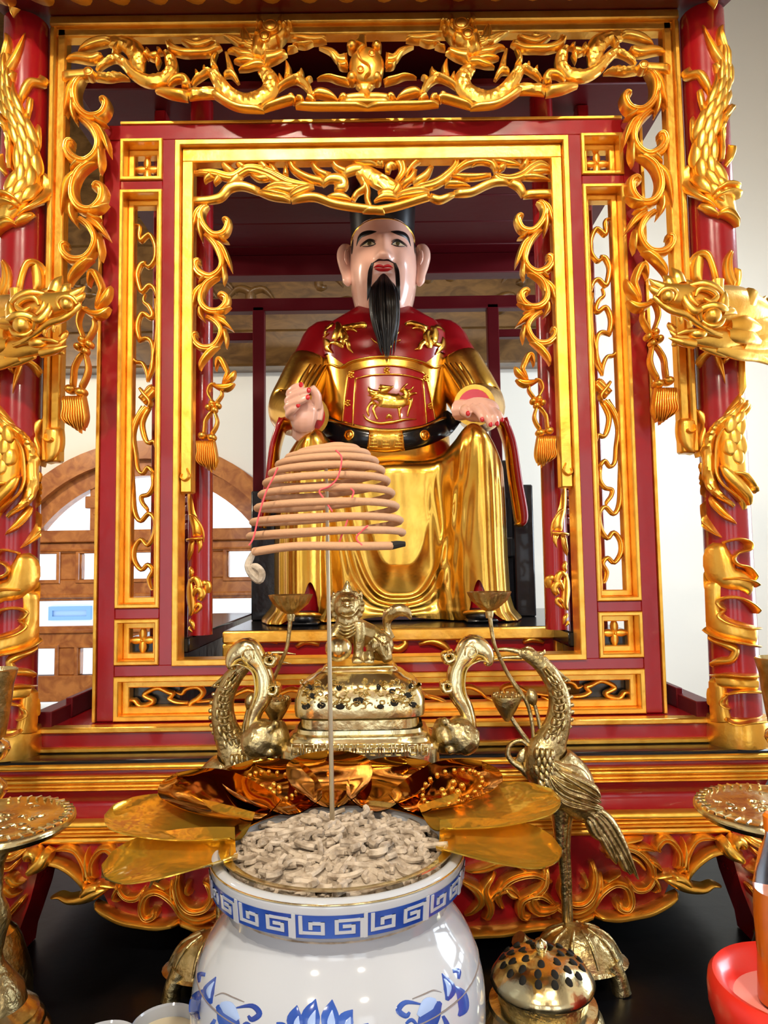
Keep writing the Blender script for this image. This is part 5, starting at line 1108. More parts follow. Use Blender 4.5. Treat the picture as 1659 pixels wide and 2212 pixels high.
paint([([(230,1110),(270,1130),(320,1190)], [10,34,10]), ([(175,1080),(172,1040),(198,995)], [4,13,2])], PALEBLUE, 'painted_leaf_light', base=.0009); paint([([(1330,1090),(1290,1110),(1240,1170)], [10,34,10]), ([(1390,1070),(1395,1020),(1370,980)], [4,13,2])], PALEBLUE, 'painted_leaf_light', base=.0009)
paint([([(200,1070),(240,1055),(290,1075),(350,1100)], [2,3,3,2]), ([(1360,1050),(1320,1040),(1270,1060),(1210,1085)], [2,3,3,2])], GREYLINE, 'painted_outline')
# ---------------------------------------------------------------- gold foil lotus round the rim
LT = thing('lotus_petal_tray', 'shiny gold foil lotus petals spread behind the incense pot rim', 'petal tray', (PCX, PCY, 1.206+DZ))
MB().lathe([(.143,1.207),(.145,1.2065),(.150,1.2065),(.158,1.2095),(.158,1.2115),(.150,1.2085),(.145,1.2085),(.143,1.207)], (PCX, PCY, DZ), 64).build('ring', BRASS, LT)
def petal(phi, L, wd, rise, mm, name, beads=False, twist=0, z0=1.212, r0=.135):
    c, s = cos(phi), sin(phi)
    def pt(u, v, o=0):         # v along, u across -1..1
        w = wd*(.32+.68*sin(pi*min(1, v*.62+.12))**.9)*math.sqrt(max(0, 1-max(0, (v-.70)/.30)**2.2)) if v < 1 else 0
        rr = r0+L*v; x = u*w; z = z0+rise*(v**1.5)+.018*u*u*(1-.4*v)+.004*sin(7*v+phi*3)*(1-u*u)+o+twist*x
        return (PCX+rr*c-x*s, PCY+rr*s+x*c, z)
    m = MB(); n, k = 17, 22; vs = []; fs = []
    for o in (0, -.0016):
        for j in range(k):
            for i in range(n): vs.append(pt(-1+2*i/(n-1), j/(k-1), o))
    for l in (0, 1):
        for j in range(k-1):
            for i in range(n-1): b = l*n*k; fs.append((b+j*n+i, b+j*n+i+1, b+(j+1)*n+i+1, b+(j+1)*n+i))
    for j in range(k-1):
        for i in (0, n-1): fs.append((j*n+i, (j+1)*n+i, n*k+(j+1)*n+i, n*k+j*n+i))
    p = m.add(vs, fs).build(name, mm, LT, 60)
    if beads:
        m = MB()
        for q in range(22):
            a = 2*pi*q/22; m.ball(pt(.62*cos(a), .56+.30*sin(a), .002), .0036, 8, 6)
        for q in range(6): m.ball(pt(.2*cos(q*2.4)*(q > 0), .56+.10*sin(q*2.4)*(q > 0), .002), .005, 8, 6)
        m.build('bead_medallion', GOLD, p)['kind'] = 'stuff'
    return p
R_ = math.radians
for phi, L, wd, rise, mm, bd in ((194,.165,.078,-.006,AMBERT,0), (-8,.160,.078,-.008,AMBERT,0), (170,.195,.080,.026,AMBERT,0), (18,.195,.080,.024,AMBERT,0), (149,.170,.076,.036,DARKFOIL,0), (42,.165,.076,.034,DARKFOIL,1), (122,.168,.076,.034,DARKFOIL,1), (97,.165,.072,.031,DARKFOIL,0), (70,.165,.072,.028,DARKFOIL,0)):
    petal(R_(phi), L, wd, rise, mm, 'petal', bd, z0=1.2055+DZ+(.006 if phi in (97, 149, 42) else 0))
# ---------------------------------------------------------------- burnt incense ash
rnd = random.Random(11)
m = MB().lathe([(.148,1.17),(.146,1.206),(.10,1.224),(.05,1.232),(.001,1.235)], (PCX, PCY, 0), 40)
for i in range(480):
    a = rnd.uniform(0, 2*pi); r = .146*math.sqrt(rnd.random()); z = 1.238-.034*(r/.15)**1.6+rnd.uniform(-.002, .009); x, y = PCX+r*cos(a), PCY+r*sin(a)
    L = rnd.uniform(.016, .042); d = rnd.uniform(0, 2*pi); bend = rnd.uniform(-3.4, 3.4); tl = rnd.uniform(-.2, .2); P = []; xx, yy, zz_ = x, y, z
    for k in range(5):
        P.append((xx, yy, zz_)); d += bend/4; xx += cos(d)*L/4; yy += sin(d)*L/4; zz_ += tl*L/4
    P = [(PCX+(x-PCX)*min(1, .147/max(.001, math.hypot(x-PCX, y-PCY))), PCY+(y-PCY)*min(1, .147/max(.001, math.hypot(x-PCX, y-PCY))), max(z, 1.212)) for x, y, z in P]
    m.tube(P, rnd.uniform(.0030, .0050), 6, sub=2)
ash = m.single('incense_ash', ASH, (PCX, PCY, 1.17), 'heap of pale curled incense ash filling the porcelain pot', 'ash', kind='stuff')
MB()
# ---------------------------------------------------------------- incense coil on its rod
CT = thing('incense_coil', 'tan conical incense coil with red thread standing on a thin rod', 'incense coil', tuple(at(718, 1790, 1.03)))
DC = 1.03; cxp = 703
TURN = [(970,24),(975,58),(984,82),(998,102),(1016,117),(1037,129),(1062,139),(1090,148),(1120,157),(1150,164),(1172,166)]
pts = []; NT = len(TURN)-1
for i in range(NT*30+1):
    t = i/30; k = min(int(t), NT-1); f = t-k; ypx = lerp(TURN[k][0], TURN[k+1][0], f); rp = lerp(TURN[k][1], TURN[k+1][1], f)
    c = at(cxp+(ypx-970)*.012, ypx, DC); rr = rp/FPX*DC*1.0; a = 2*pi*t+pi*1.05
    if t > NT-.02: break
    pts.append((c.x+rr*cos(a), c.y+rr*sin(a), c.z+.005*cos(a)))
cut = [i for i in range(len(pts))]
pts = pts[:-14]
e0 = Vector(pts[-1]); tail = [tuple(at(548,1192,.945)), tuple(at(640,1180,.925)), tuple(at(760,1180,.93)), tuple(at(845,1179,.96))]
MB().tube(pts, .0052, 8).build('coil', COIL, CT, 60)
MB().tube(tail, .0056, 8, sub=6).build('coil_tail', COIL, CT, 60)
MB().tube([at(843,1179,.96), at(860,1176,.962), at(875,1175,.964)], [.0056, .005, .0035], 8, sub=3).build('charred_tip', CHAR, CT)
MB().tube([at(548,1192,.945), at(542,1205,.945), at(536,1222,.945), at(545,1240,.945), at(560,1252,.945), at(564,1238,.945), at(553,1225,.945), at(540,1224,.945)], [.0035, .0045, .005, .006, .006, .006, .0055, .003], 8, sub=5).build('ash_hook', ASH, CT)
MB().tube([at(704,968,DC), at(708,1200,DC), at(718,1795,DC)], [.0022, .0026, .0036], 8, sub=4).build('rod', PIN, CT)
for P in ([(725,972),(738,990),(730,1030),(712,1050),(690,1060),(700,1078),(718,1105)], [(752,1118),(745,1140),(735,1165),(730,1180)], [(600,1010),(590,1032),(575,1062),(560,1110),(548,1160),(538,1178)], [(757,1055),(764,1062),(760,1075)], [(795,1135),(770,1160),(782,1178)]):
    MB().tube([at(x, y, .93) for x, y in P], .0012, 6, sub=5).build('thread', PINK, CT)
# ---------------------------------------------------------------- brass censer with a lion lid
CD = 1.40; CX_ = at(779, 1550, CD).x; CZ = lambda y: at(779, y, CD).z
CE = thing('brass_censer', 'large polished brass censer with lion lid and scroll handles', 'censer', (CX_, CD, ZT))
px2m = lambda w: w/FPX*CD*.985
def bl(prof, n=5.0, dr=.62, seg=64, mb=None):
    mb = mb or MB()
    def fn(u, v):
        r, z = prof[int(round(v*(len(prof)-1)))]; th = 2*pi*u; c, s = cos(th), sin(th); k = (abs(c)**n+abs(s)**n)**(-1/n)
        return (CX_+r*k*c, CD+r*k*s*dr, z)
    return mb.grid(fn, seg, len(prof), wrapu=True)
body = [(1700,70),(1690,120),(1668,150),(1645,163),(1640,165),(1600,165),(1596,160),(1590,158),(1586,148),(1580,146),(1576,142),(1572,142),(1568,134),(1560,132)]
bl([(px2m(r), CZ(y)) for y, r in body]).build('body', BRASS, CE, 35)
bl([(px2m(r), CZ(y)) for y, r in ((1562,124),(1540,124),(1536,130))]).build('neck', BRASS, CE, 35)
lid = [(1538,130),(1534,136),(1520,138),(1500,137),(1480,130),(1464,116),(1456,100),(1448,92),(1444,82),(1440,80),(1436,76),(1434,.5)]
LP = [(px2m(r), CZ(y)) for y, r in lid]; bl(LP).build('lid', BRASS, CE, 35)
LPz = sorted((z, r) for r, z in LP)
def insl(p):
    if p.z < CZ(1538) or p.z > CZ(1434): return False
    r = itp(p.z, LPz); return (abs(p.x-CX_)/r)**5+(abs(p.y-CD)/(r*.62))**5 < 1
LM = raysurf(insl, 1.22, 1.40, lambda p: Vector((0, -1, .15)), 200)
m = MB(); rnd = random.Random(2)
for i in range(110):
    x = rnd.uniform(655, 905); y = rnd.uniform(1470, 1528); s = rnd.choice((-1, 1)); q = rnd.uniform(7, 12); a = rnd.uniform(0, 6)
    P = [(x+q*cos(a), y+q*.7*sin(a)), (x+q*.8*cos(a+1.2*s), y+q*.6*sin(a+1.2*s)), (x+q*.6*cos(a+2.4*s), y+q*.5*sin(a+2.4*s)), (x+q*.3*cos(a+3.6*s), y+q*.3*sin(a+3.6*s))]
    m.stroke(LM, P, [.6, 2.2, 2.0, 1.0], h=.006, thick=.002, sub=3, k=5)
for i in range(110): m.dome(LM, rnd.uniform(655, 905), rnd.uniform(1468, 1530), 2.6, 2.4, .005, thick=.002, n=7, rings=3)
m.build('lid_relief', BRASS, CE)
VENT_SHADE = mat('vent_shade_black', (.01, .008, .005), .8)  # black that paints the darkness of lid openings on a solid lid
for x, y, rx, ry in ((675,1503,9,6),(660,1526,8,7),(694,1524,9,7),(668,1484,6,6),(735,1527,10,6),(775,1513,13,7),(732,1484,6,7),(818,1483,5,6),(847,1492,7,5),(852,1518,9,8),(822,1527,8,5),(882,1501,9,6),(893,1522,8,6),(890,1480,6,6),(715,1498,6,5)):
    MB().dome(LM, x, y, rx, ry, .001, base=.0035, thick=.002, n=12, rings=2).build('vent_shade', VENT_SHADE, CE)
# key fret on the body
def insb(p): return abs(p.x-CX_) < px2m(165) and p.y > CD-px2m(165)*.62*.985
BMp = lambda px, py, h: (lambda p: (p.x, CD-px2m(165)*.62-h+.012*max(0, abs(p.x-CX_)/px2m(165)-.72)**1, p.z))(at(px, py, CD-px2m(165)*.62))
for i in range(11):
    m = MB(); x0 = 626+i*28; f = lambda P: [(x0+x, 1604+y) for x, y in P]
    P = [(2,30),(2,4),(24,4),(24,28),(8,28),(8,12),(18,12),(18,20)] if i % 2 else [(24,30),(24,4),(4,4),(4,28),(18,28),(18,12),(10,12),(10,20)]
    for k in range(len(P)-1): m.stroke(BMp, f([P[k], P[k+1]]), 2.0, h=.006, thick=.002, sub=2, k=5)
    m.build('fret_unit', BRASS, CE)
# handles
SHd = 3.072; ZHd = zoomer(540, 1360, SHd); HP = plane(CD)
m = MB(); strokes(m, HP, ZHd, SHd, [([(1475,690),(1460,620),(1430,520),(1375,420),(1365,320),(1385,240),(1430,170),(1480,110),(1560,150),(1585,215),(1560,235)], [24,42,50,60,60,56,76,80,56,30,6], dict(flat=True)), ([(1330,140),(1350,190),(1310,210),(1290,170),(1320,150)], [16,26,26,22,10], {}), ([(1330,360),(1330,400),(1290,400),(1280,360),(1310,340)], [16,24,24,20,10], {})], h=.016, thick=.018, sub=6)
strokes(m, HP, ZHd, SHd, [([(1420,170),(1430,110),(1480,110),(1500,150),(1465,180),(1440,160),(1455,135)], [5,7,7,7,7,6,4], dict(base=.014)), ([(1300,190),(1310,155),(1345,170),(1335,195)], [4,6,6,4], dict(base=.012)), ([(1290,390),(1290,350),(1325,360),(1320,390)], [4,6,6,4], dict(base=.012)), ([(1480,650),(1470,560),(1430,430),(1420,340),(1440,250),(1520,200),(1580,215)], [5,6,6,6,6,6,4], dict(base=.012))], h=.006, thick=.006, sub=5)
hb = MB(); T = lambda P, R: hb.tube([at(*ZHd([(x, y)])[0], d) for x, y, d in P], R, 10, sub=3)
T([(1250,690,1.40),(1330,700,1.39),(1400,690,1.385),(1460,700,1.39)], [.018,.03,.034,.02]); T([(1300,600,1.395),(1290,700,1.385),(1310,790,1.39)], [.018,.026,.02]); T([(1390,760,1.38),(1440,720,1.375),(1480,660,1.385)], [.026,.028,.014])
for x, y in ((1290,610),(1330,640),(1380,640),(1420,650),(1300,740),(1350,740),(1400,740),(1440,730),(1330,800),(1380,800),(1420,780),(1470,700)): hb.ball(at(*ZHd([(x, y)])[0], 1.365), .0085, 8, 6)
xm = CX_
for s in (0, 1):
    h = (m if not s else m.mirrored(xm)).build('handle', BRASS, CE, 60); b = (hb if not s else hb.mirrored(xm)).build('handle_mask', OLDBRASS, h, 60); remesh(b, .0024, 4)
# lion
SLn = 6.144; ZLn = zoomer(690, 1240, SLn); lp = lambda x, y, d: at(*ZLn([(x, y)])[0], d); u_ = lambda r: r/SLn/FPX*CD
m = MB(); T = lambda P, R, n=10: m.tube([lp(*p) for p in P], [u_(r) for r in R], n, sub=4)
T([(370,540,1.375),(390,680,1.38),(520,760,1.395),(700,830,1.405),(860,900,1.41)], [150,165,170,150,120]); m.ball(lp(365,420,1.37), u_(175), 14, 10); m.ball(lp(360,480,1.355), (u_(130), u_(110), u_(90)), 12, 8); m.ball(lp(365,400,1.345), (u_(70), u_(60), u_(50)))
T([(520,640,1.37),(525,850,1.365),(510,1060,1.365),(500,1160,1.36)], [90,80,64,80]); T([(290,680,1.37),(210,780,1.365),(190,860,1.36)], [80,66,60])
m.ball(lp(800,960,1.395), (u_(190), u_(120), u_(190))); T([(820,960,1.38),(880,1080,1.375),(910,1160,1.37)], [120,90,60]); T([(640,1050,1.37),(670,1150,1.36)], [80,70])
T([(960,860,1.41),(905,720,1.41),(900,600,1.41),(960,520,1.405),(1070,470,1.40),(1170,520,1.40),(1215,610,1.40)], [50,46,70,90,84,60,10]); T([(880,560,1.41),(865,500,1.41),(855,470,1.41)], [40,26,6])
for x, y, a, b in ((190,270,170,225),(540,280,560,215)): T([(x,y+40,1.385),(x,y,1.385),(a,b,1.385)], [40,36,6], 8)
T([(370,260,1.375),(370,200,1.375),(370,130,1.375),(365,80,1.375)], [80,64,34,12])
for k in range(16):
    a = pi*.05+k*(pi*1.9/15); m.ball(lp(365+200*sin(a), 430+195*cos(a), 1.372), u_(46), 8, 6)
for k in range(9): m.ball(lp(640+35*k, 730+22*k, 1.395-.004*(k % 2)), u_(38), 8, 6)
for x in (460,500,540,620,660,700): m.ball(lp(x, 1165, 1.352), u_(30), 8, 6)
ln = m.build('lid_lion', OLDBRASS, CE, 60); remesh(ln, .0022, 2)
m = MB()
for k in range(4): m.tube([lp(250, 640+50*k, 1.362), lp(330, 700+50*k, 1.347), lp(430, 680+45*k, 1.35), lp(470, 640+45*k, 1.36)], u_(13), 7, sub=4)
for x in (300, 430): m.ball(lp(x, 325, 1.348), u_(26), 10, 7)
m.tube([lp(230, 460, 1.36), lp(300, 540, 1.345), lp(360, 560, 1.338), lp(440, 540, 1.345), lp(510, 450, 1.36)], u_(14), 7, sub=4)
m.tube([lp(290, 420, 1.345), lp(330, 400, 1.338), lp(370, 425, 1.333), lp(410, 400, 1.338), lp(450, 420, 1.345)], u_(16), 7, sub=4)
m.build('lion_detail', OLDBRASS, ln); m = MB()
for k in range(5): m.tube([lp(720+40*k, 830+26*k, 1.372), lp(790+32*k, 900+36*k, 1.36), lp(830+20*k, 1010+26*k, 1.358)], u_(11), 6, sub=4)
m.build('haunch_ridges', OLDBRASS, ln)
MB().ball(lp(255, 985, 1.35), u_(172), 24, 16).build('lion_ball', BRASS, ln, 180)
MB().box(CX_-px2m(72), CX_+px2m(72), CD-.05, CD+.05, CZ(1436), CZ(1430), .002).build('lid_plate', BRASS, CE)
# foot of the censer
for sx in (-1, 1):
    for sy in (-1, 1): MB().tube([(CX_+sx*.08, CD+sy*.035, CZ(1690)), (CX_+sx*.10, CD+sy*.05, CZ(1740)), (CX_+sx*.085, CD+sy*.04, ZT+.17)], [.022, .018, .014], 12, sub=5).build('leg', BRASS, CE)
MB().box(CX_-.15, CX_+.15, CD-.09, CD+.075, ZT+.001, ZT+.17, .008).build('stand', BLACKM, CE)
# ---------------------------------------------------------------- cranes
SCr = 3.403; ZCr = zoomer(1000, 1350, SCr); DCr = 1.45; cp = lambda x, y, d=DCr: at(*ZCr([(x, y)])[0], d); uc = lambda r: r/SCr/FPX*DCr
def crane_parts():
    P = {}
    m = MB(); m.tube([cp(410,215), cp(470,215), cp(560,275), cp(640,370), cp(695,480), cp(712,600), cp(690,740), cp(640,860), cp(600,980), cp(680,1090), cp(780,1200), cp(860,1310), cp(930,1420)], [uc(r) for r in (26,50,58,66,74,82,96,124,162,200,196,140,60)], 20, sub=6, flat=((0, 1, 0), .8)); P['body'] = m
    m = MB(); m.tube([cp(430,200), cp(300,178), cp(165,192)], [uc(22), uc(15), uc(3)], 8, sub=5); m.tube([cp(430,238), cp(310,240), cp(200,262)], [uc(18), uc(11), uc(3)], 8, sub=5); P['beak'] = m
    m = MB(); m.tube([cp(540,230), cp(590,205), cp(602,180)], [uc(26), uc(16), uc(3)], 8, sub=4); m.tube([cp(590,250), cp(690,345), cp(790,412)], [uc(26), uc(20), uc(4)], 8, sub=5); m.tube([cp(430,190), cp(480,165), cp(530,190)], [uc(5), uc(12), uc(4)], 8, sub=4); m.ball(cp(462,200,DCr-.016), uc(10), 8, 6); P['crest'] = m
    m = MB()
    for x, y in ((765,405),(775,470),(795,530),(802,588),(803,640),(797,695),(785,748),(768,796),(748,840),(722,880)): m.ball(cp(x, y), uc(17), 10, 7); m.tube([cp(x-50, y+22, DCr-.008), cp(x-20, y+6, DCr-.006), cp(x, y)], [uc(7), uc(9), uc(8)], 6, sub=3)
    P['neck_beads'] = m
    m = MB()
    for k in range(8):
        y = 430+k*52; x = 690+20*sin(k*.4)-(k > 5)*(k-5)*22; m.tube([cp(x-40, y-10, DCr-.030), cp(x, y+8, DCr-.036), cp(x+38, y-16, DCr-.030)], [uc(5), uc(11), uc(5)], 6, sub=4)
    mpn = lambda px, py, h: (lambda p: (p.x, p.y-h, p.z))(at(px, py, DCr-.015))
    scalefield(m, mpn, ZCr([(610,330),(680,440),(715,560),(705,700),(665,800),(620,900)]), [x/SCr for x in (36,44,50,56,66,80)], 3, 11, h=.007, base=.004)
    mpb = lambda px, py, h: (lambda p: (p.x, p.y-h, p.z))(at(px, py, DCr-.034))
    scalefield(m, mpb, ZCr([(600,930),(600,1040),(650,1180),(720,1310)]), [x/SCr for x in (80,90,90,70)], 4, 8, h=.006, base=.002)
    P['neck_feathers'] = m
    mp = lambda px, py, h: (lambda p: (p.x, p.y-h, p.z))(at(px, py, DCr-.033)); m = MB()
    strokes(m, mp, ZCr, SCr, [([(640,1000),(720,1080),(840,1150),(930,1230)], [20,80,96,30], dict(grooves=3)), ([(610,1060),(680,1200),(820,1280),(1030,1350)], [16,60,66,8], dict(grooves=3)), ([(640,1100),(760,1180),(900,1230),(1010,1300)], [16,56,56,6], dict(grooves=3, base=.006)), ([(690,1060),(820,1130),(940,1200),(1000,1260)], [14,44,46,4], dict(grooves=2, base=.012)), ([(640,1190),(740,1290),(880,1330),(1020,1365)], [10,34,34,3], dict(grooves=2))], h=.014, thick=.012, sub=5); P['wing'] = m
    mp2 = lambda px, py, h: (lambda p: (p.x, p.y-h, p.z))(at(px, py, DCr-.012)); m = MB()
    strokes(m, mp2, ZCr, SCr, [([(880,1330),(1000,1440),(1110,1620),(1240,1830)], [50,70,60,16], dict(grooves=3)), ([(940,1350),(1060,1440),(1170,1620),(1290,1870)], [40,50,40,6], dict(grooves=2)), ([(930,1400),(980,1530),(1060,1590)], [40,44,6], dict(grooves=2)), ([(1000,1500),(1080,1650),(1130,1760)], [30,40,6], dict(grooves=2)), ([(1130,1640),(1190,1780),(1200,1810)], [30,30,5], dict(grooves=1))], h=.010, thick=.016, sub=5); P['tail'] = m
    m = MB(); m.tube([cp(720,1290), cp(718,1450), cp(722,1620), cp(742,1850), cp(762,2320)], [uc(r) for r in (92,62,42,28,26)], 14, sub=5)
    m2 = MB(); m2.tube([cp(760,1290,DCr+.02), cp(752,1450,DCr+.02), cp(756,1640,DCr+.02), cp(775,1850,DCr+.02), cp(792,2320,DCr+.02)], [uc(r) for r in (80,50,34,24,22)], 12, sub=5)
    P['leg'] = m; P['leg2'] = m2
    m = MB(); m.tube([at(1057,1322,DCr-.02), at(1066,1385,DCr-.015), cp(265,225,DCr-.01), cp(330,360), cp(410,480), cp(470,570), cp(505,700), cp(520,840)], [uc(r) for r in (16,14,14,15,18,16,15,16)], 8, sub=5); m.tube([cp(315,620), cp(400,750), cp(490,870)], [uc(16), uc(16), uc(18)], 8, sub=4); m.tube([cp(525,580), cp(555,690), cp(575,800)], [uc(14), uc(15), uc(16)], 8, sub=4)
    m.tube([cp(490,900), cp(430,850), cp(350,880), cp(330,950), cp(370,1010), cp(440,1060), cp(480,1130)], [uc(r) for r in (20,18,18,20,22,30,14)], 8, sub=5); m.tube([cp(480,930), cp(430,980), cp(390,1000)], [uc(40), uc(44), uc(14)], 10, sub=4, flat=((0, 1, 0), .5)); P['lotus_branch'] = m
    c = cp(320,520); m = MB().lathe([(.001,.002),(uc(108),0),(uc(112),-.004),(uc(80),-.022),(uc(30),-.045),(uc(14),-.05)], tuple(c), 20)
    for k in range(14): a = 2*pi*k/14; m.ball((c.x+uc(90)*cos(a), c.y+uc(90)*sin(a), c.z+.002), uc(13), 7, 5)
    P['lotus_pod'] = m
    m = MB().tube([cp(485,470), cp(500,500), cp(510,545), cp(525,590)], [uc(10), uc(38), uc(42), uc(14)], 12, sub=4); P['lotus_bud'] = m
    c = at(1057,1322,DCr-.02); rk = 45/FPX*DCr
    fn = lambda a, r, z: r*(1+.05*sin(14*a)*(z > .008))
    P['candle_cup'] = MB().lathe([(rk*.16,-.012),(rk*.2,-.002),(rk*.18,.002),(rk*.45,.008),(rk*.8,.022),(rk*.95,.033),(rk*1.02,.040),(rk*.95,.039),(rk*.75,.026),(rk*.2,.016),(.001,.015)], tuple(c), 56, fn=fn)
    # tortoise foot
    c = at(1246, 2085, 1.43); m = MB().lathe([(.088,.846),(.082,.855),(.07,.876),(.05,.894),(.025,.904),(.001,.906)], (c.x, 1.43, 0), 28, sy=.7)
    for k in range(10): a = 2*pi*k/10; m.tube([(c.x+.025*cos(a), 1.43+.017*sin(a), .904), (c.x+.06*cos(a), 1.43+.042*sin(a), .886), (c.x+.084*cos(a), 1.43+.059*sin(a), .852)], [.003, .005, .003], 6, sub=3)
    m.lathe([(.088,.846),(.098,.842),(.088,.840),(.001,.844)], (c.x, 1.43, 0), 28, sy=.7)
    P['tortoise_shell'] = m
    P['feet'] = [MB().tube([(c.x+a*.055, 1.43+b*.034, .85), (c.x+a*.066, 1.43+b*.042, .83), (c.x+a*.07, 1.43+b*.044, ZT+.001)], [.02, .016, .018], 10, sub=4) for a in (-1, 1) for b in (-1, 1)]
    P['tortoise_head'] = MB().tube([(c.x-.07, 1.42, .862), (c.x-.10, 1.41, .88), (c.x-.115, 1.405, .895)], [.018, .015, .016], 10, sub=4)
    return P, c
CP, cc = crane_parts(); XM = at(846, 1550, DCr).x
for s in (0, 1):
    f = (lambda q: q) if not s else (lambda q: q.mirrored(XM))
    x = cc.x if not s else 2*XM-cc.x
    t = thing('brass_crane', 'antique brass crane standing in full view right of the censer, facing left' if not s else 'antique brass crane half hidden behind the left handle of the censer', 'crane figure', (x, 1.43, ZT), 'pair of brass cranes')
    for k, v in CP.items():
        if k == 'feet':
            for q in v: f(q).build('tortoise_foot', OLDBRASS, sh_, 60)
        elif k == 'tortoise_head': f(v).build(k, OLDBRASS, sh_, 60)
        elif k == 'leg2': f(v).build('leg', OLDBRASS, t, 60)
        else:
            o = f(v).build(k, OLDBRASS, t, 60)
            if k == 'tortoise_shell': sh_ = o
# ---------------------------------------------------------------- footed brass dishes
for px, py, lab in ((-6, 1772, 'footed brass dish with engraved top at the left edge'), (1667, 1742, 'footed brass dish with engraved top at the right edge')):
    c = at(px, py, 1.20); R = .118; zt = c.z
    t = thing('footed_dish', lab, 'dish', (c.x, 1.2, ZT), 'pair of footed brass dishes')
    d = MB().lathe([(.001,zt-.004),(.06,zt-.004),(.095,zt-.002),(.105,zt+.003),(.112,zt+.003),(R,zt-.002),(R+.001,zt-.008),(.108,zt-.018),(.08,zt-.026),(.03,zt-.034),(.001,zt-.034)], (c.x, 1.2, 0), 56).build('plate', BRASS, t, 50)
    m = MB()
    for q in range(40): a = 2*pi*q/40; m.tube([(c.x+.100*cos(a), 1.2+.100*sin(a), zt+.003), (c.x+.115*cos(a), 1.2+.115*sin(a), zt+.002)], .0022, 6)
    m.build('rim_notches', BRASS, d)['kind'] = 'stuff'
    m = MB(); rnd = random.Random(8)
    for q in range(30):
        a = rnd.uniform(0, 2*pi); r = rnd.uniform(.015, .085); b = rnd.uniform(0, 6); mpq = lambda x, y, h: (c.x+x, 1.2+y, zt-.004+h)
        x, y = r*cos(a), r*sin(a); m.stroke(mpq, [(x+.012*cos(b), y+.012*sin(b)), (x+.010*cos(b+1.4), y+.010*sin(b+1.4)), (x+.006*cos(b+2.8), y+.006*sin(b+2.8))], [.001, .004, .002], h=.003, thick=.001, sub=4, k=5)
    m.build('engraving', BRASS, d)['kind'] = 'stuff'
    MB().lathe([(.016,zt-.03),(.02,zt-.05),(.012,zt-.07),(.011,1.08),(.02,1.06),(.024,1.04),(.018,1.02),(.012,.99),(.016,.975),(.03,.955),(.045,.935),(.05,.912)], (c.x, 1.2, 0), 32).build('stem', OLDBRASS, t, 50)
    MB().lathe([(.050,.912),(.060,.905),(.068,.898),(.066,.892),(.074,.886),(.078,.879),(.076,.872),(.084,.866),(.088,.858),(.086,.850),(.094,.842),(.098,.832),(.097,.82),(.102,.812),(.102,ZT+.001),(.001,ZT+.001)], (c.x, 1.2, 0), 44, fn=lambda a, r, z: r*(1+.008*sin(30*a))).build('foot', BRASS, t, 50)
# ---------------------------------------------------------------- candlesticks at both edges
for px, yy, lab in ((-14, 1445, 'brass candlestick cut by the left edge beside the dragon column'), (1682, 1420, 'brass candlestick cut by the right edge beside the dragon column')):
    c = at(px, yy, 1.395); z = c.z; k = 1.0
    t = thing('candlestick', lab, 'candlestick', (c.x, 1.395, ZT), 'pair of brass candlesticks')
    MB().lathe([(.040,z),(.043,z-.002),(.041,z-.012),(.036,z-.03),(.033,z-.06),(.028,z-.10),(.024,z-.125),(.018,z-.13)], (c.x, 1.395, 0), 36, fn=lambda a, r, q: r*(1+.025*sin(12*a+q*200)*(q < z-.03))).lathe([(.040,z),(.036,z-.01),(.03,z-.03),(.001,z-.03)], (c.x, 1.395, 0), 30).build('cup', OLDBRASS, t, 50)
    MB().lathe([(.018,z-.13),(.030,z-.14),(.033,z-.152),(.024,z-.168),(.012,z-.175),(.011,z-.20),(.028,z-.215),(.030,z-.23),(.02,z-.245),(.012,z-.25),(.012,1.0),(.02,.98),(.03,.95),(.05,.93)], (c.x, 1.395, 0), 32).build('stem', BRASS, t, 50)
    MB().lathe([(.05,.93),(.06,.91),(.075,.86),(.08,.83),(.08,ZT+.001),(.001,ZT+.001)], (c.x, 1.395, 0), 36).build('base', OLDBRASS, t, 50)
# ---------------------------------------------------------------- small brass burner
bx = at(1170, 2085, 1.13).x; BY = 1.13
t = thing('small_burner', 'small round brass burner with pierced lid in front of the crane', 'censer', (bx, BY, ZT))
zr = at(1170, 2118, 1.13).z; o = (bx, BY, zr)
lp_ = [(.076,-.004),(.078,.002),(.075,.008),(.072,.012),(.066,.021),(.050,.032),(.030,.038),(.014,.040)]
ld = MB().lathe(lp_+[(.010,.043),(.001,.044)], o, 44).build('lid', BRASS, t, 50)
for ring, n, ph in ((.030,7,0),(.047,12,.2),(.060,16,.1)):
    for q in range(n):
        a = 2*pi*q/n+ph; z = itp(ring, [(b, c) for b, c in reversed(lp_)]); tilt = Matrix.Rotation(a, 3, 'Z') @ Matrix.Rotation(.9 if ring > .055 else .6, 3, 'Y')
        MB().ball((bx+ring*cos(a), BY+ring*sin(a), zr+z+.0005), (.0075, .0055, .0022), 10, 6, tilt).build('vent_shade', VENT_SHADE, ld)  # dark oval laid on the lid for the shade inside an opening
MB().lathe([(.003,.040),(.008,.045),(.010,.051),(.008,.057),(.001,.061)], o, 20).build('knob', BRASS, ld, 50)
MB().lathe([(.070,-.004),(.068,-.016),(.066,-.028),(.074,-.034),(.088,-.05),(.095,-.075),(.092,-.105),(.075,-.135),(.05,-.15),(.001,-.152)], o, 44).build('body', OLDBRASS, t, 50)
m = MB().lathe([(.0665,-.026),(.080,-.030),(.082,-.036),(.075,-.038)], o, 44)
m.build('shoulder_ring', BRASS, t, 50)
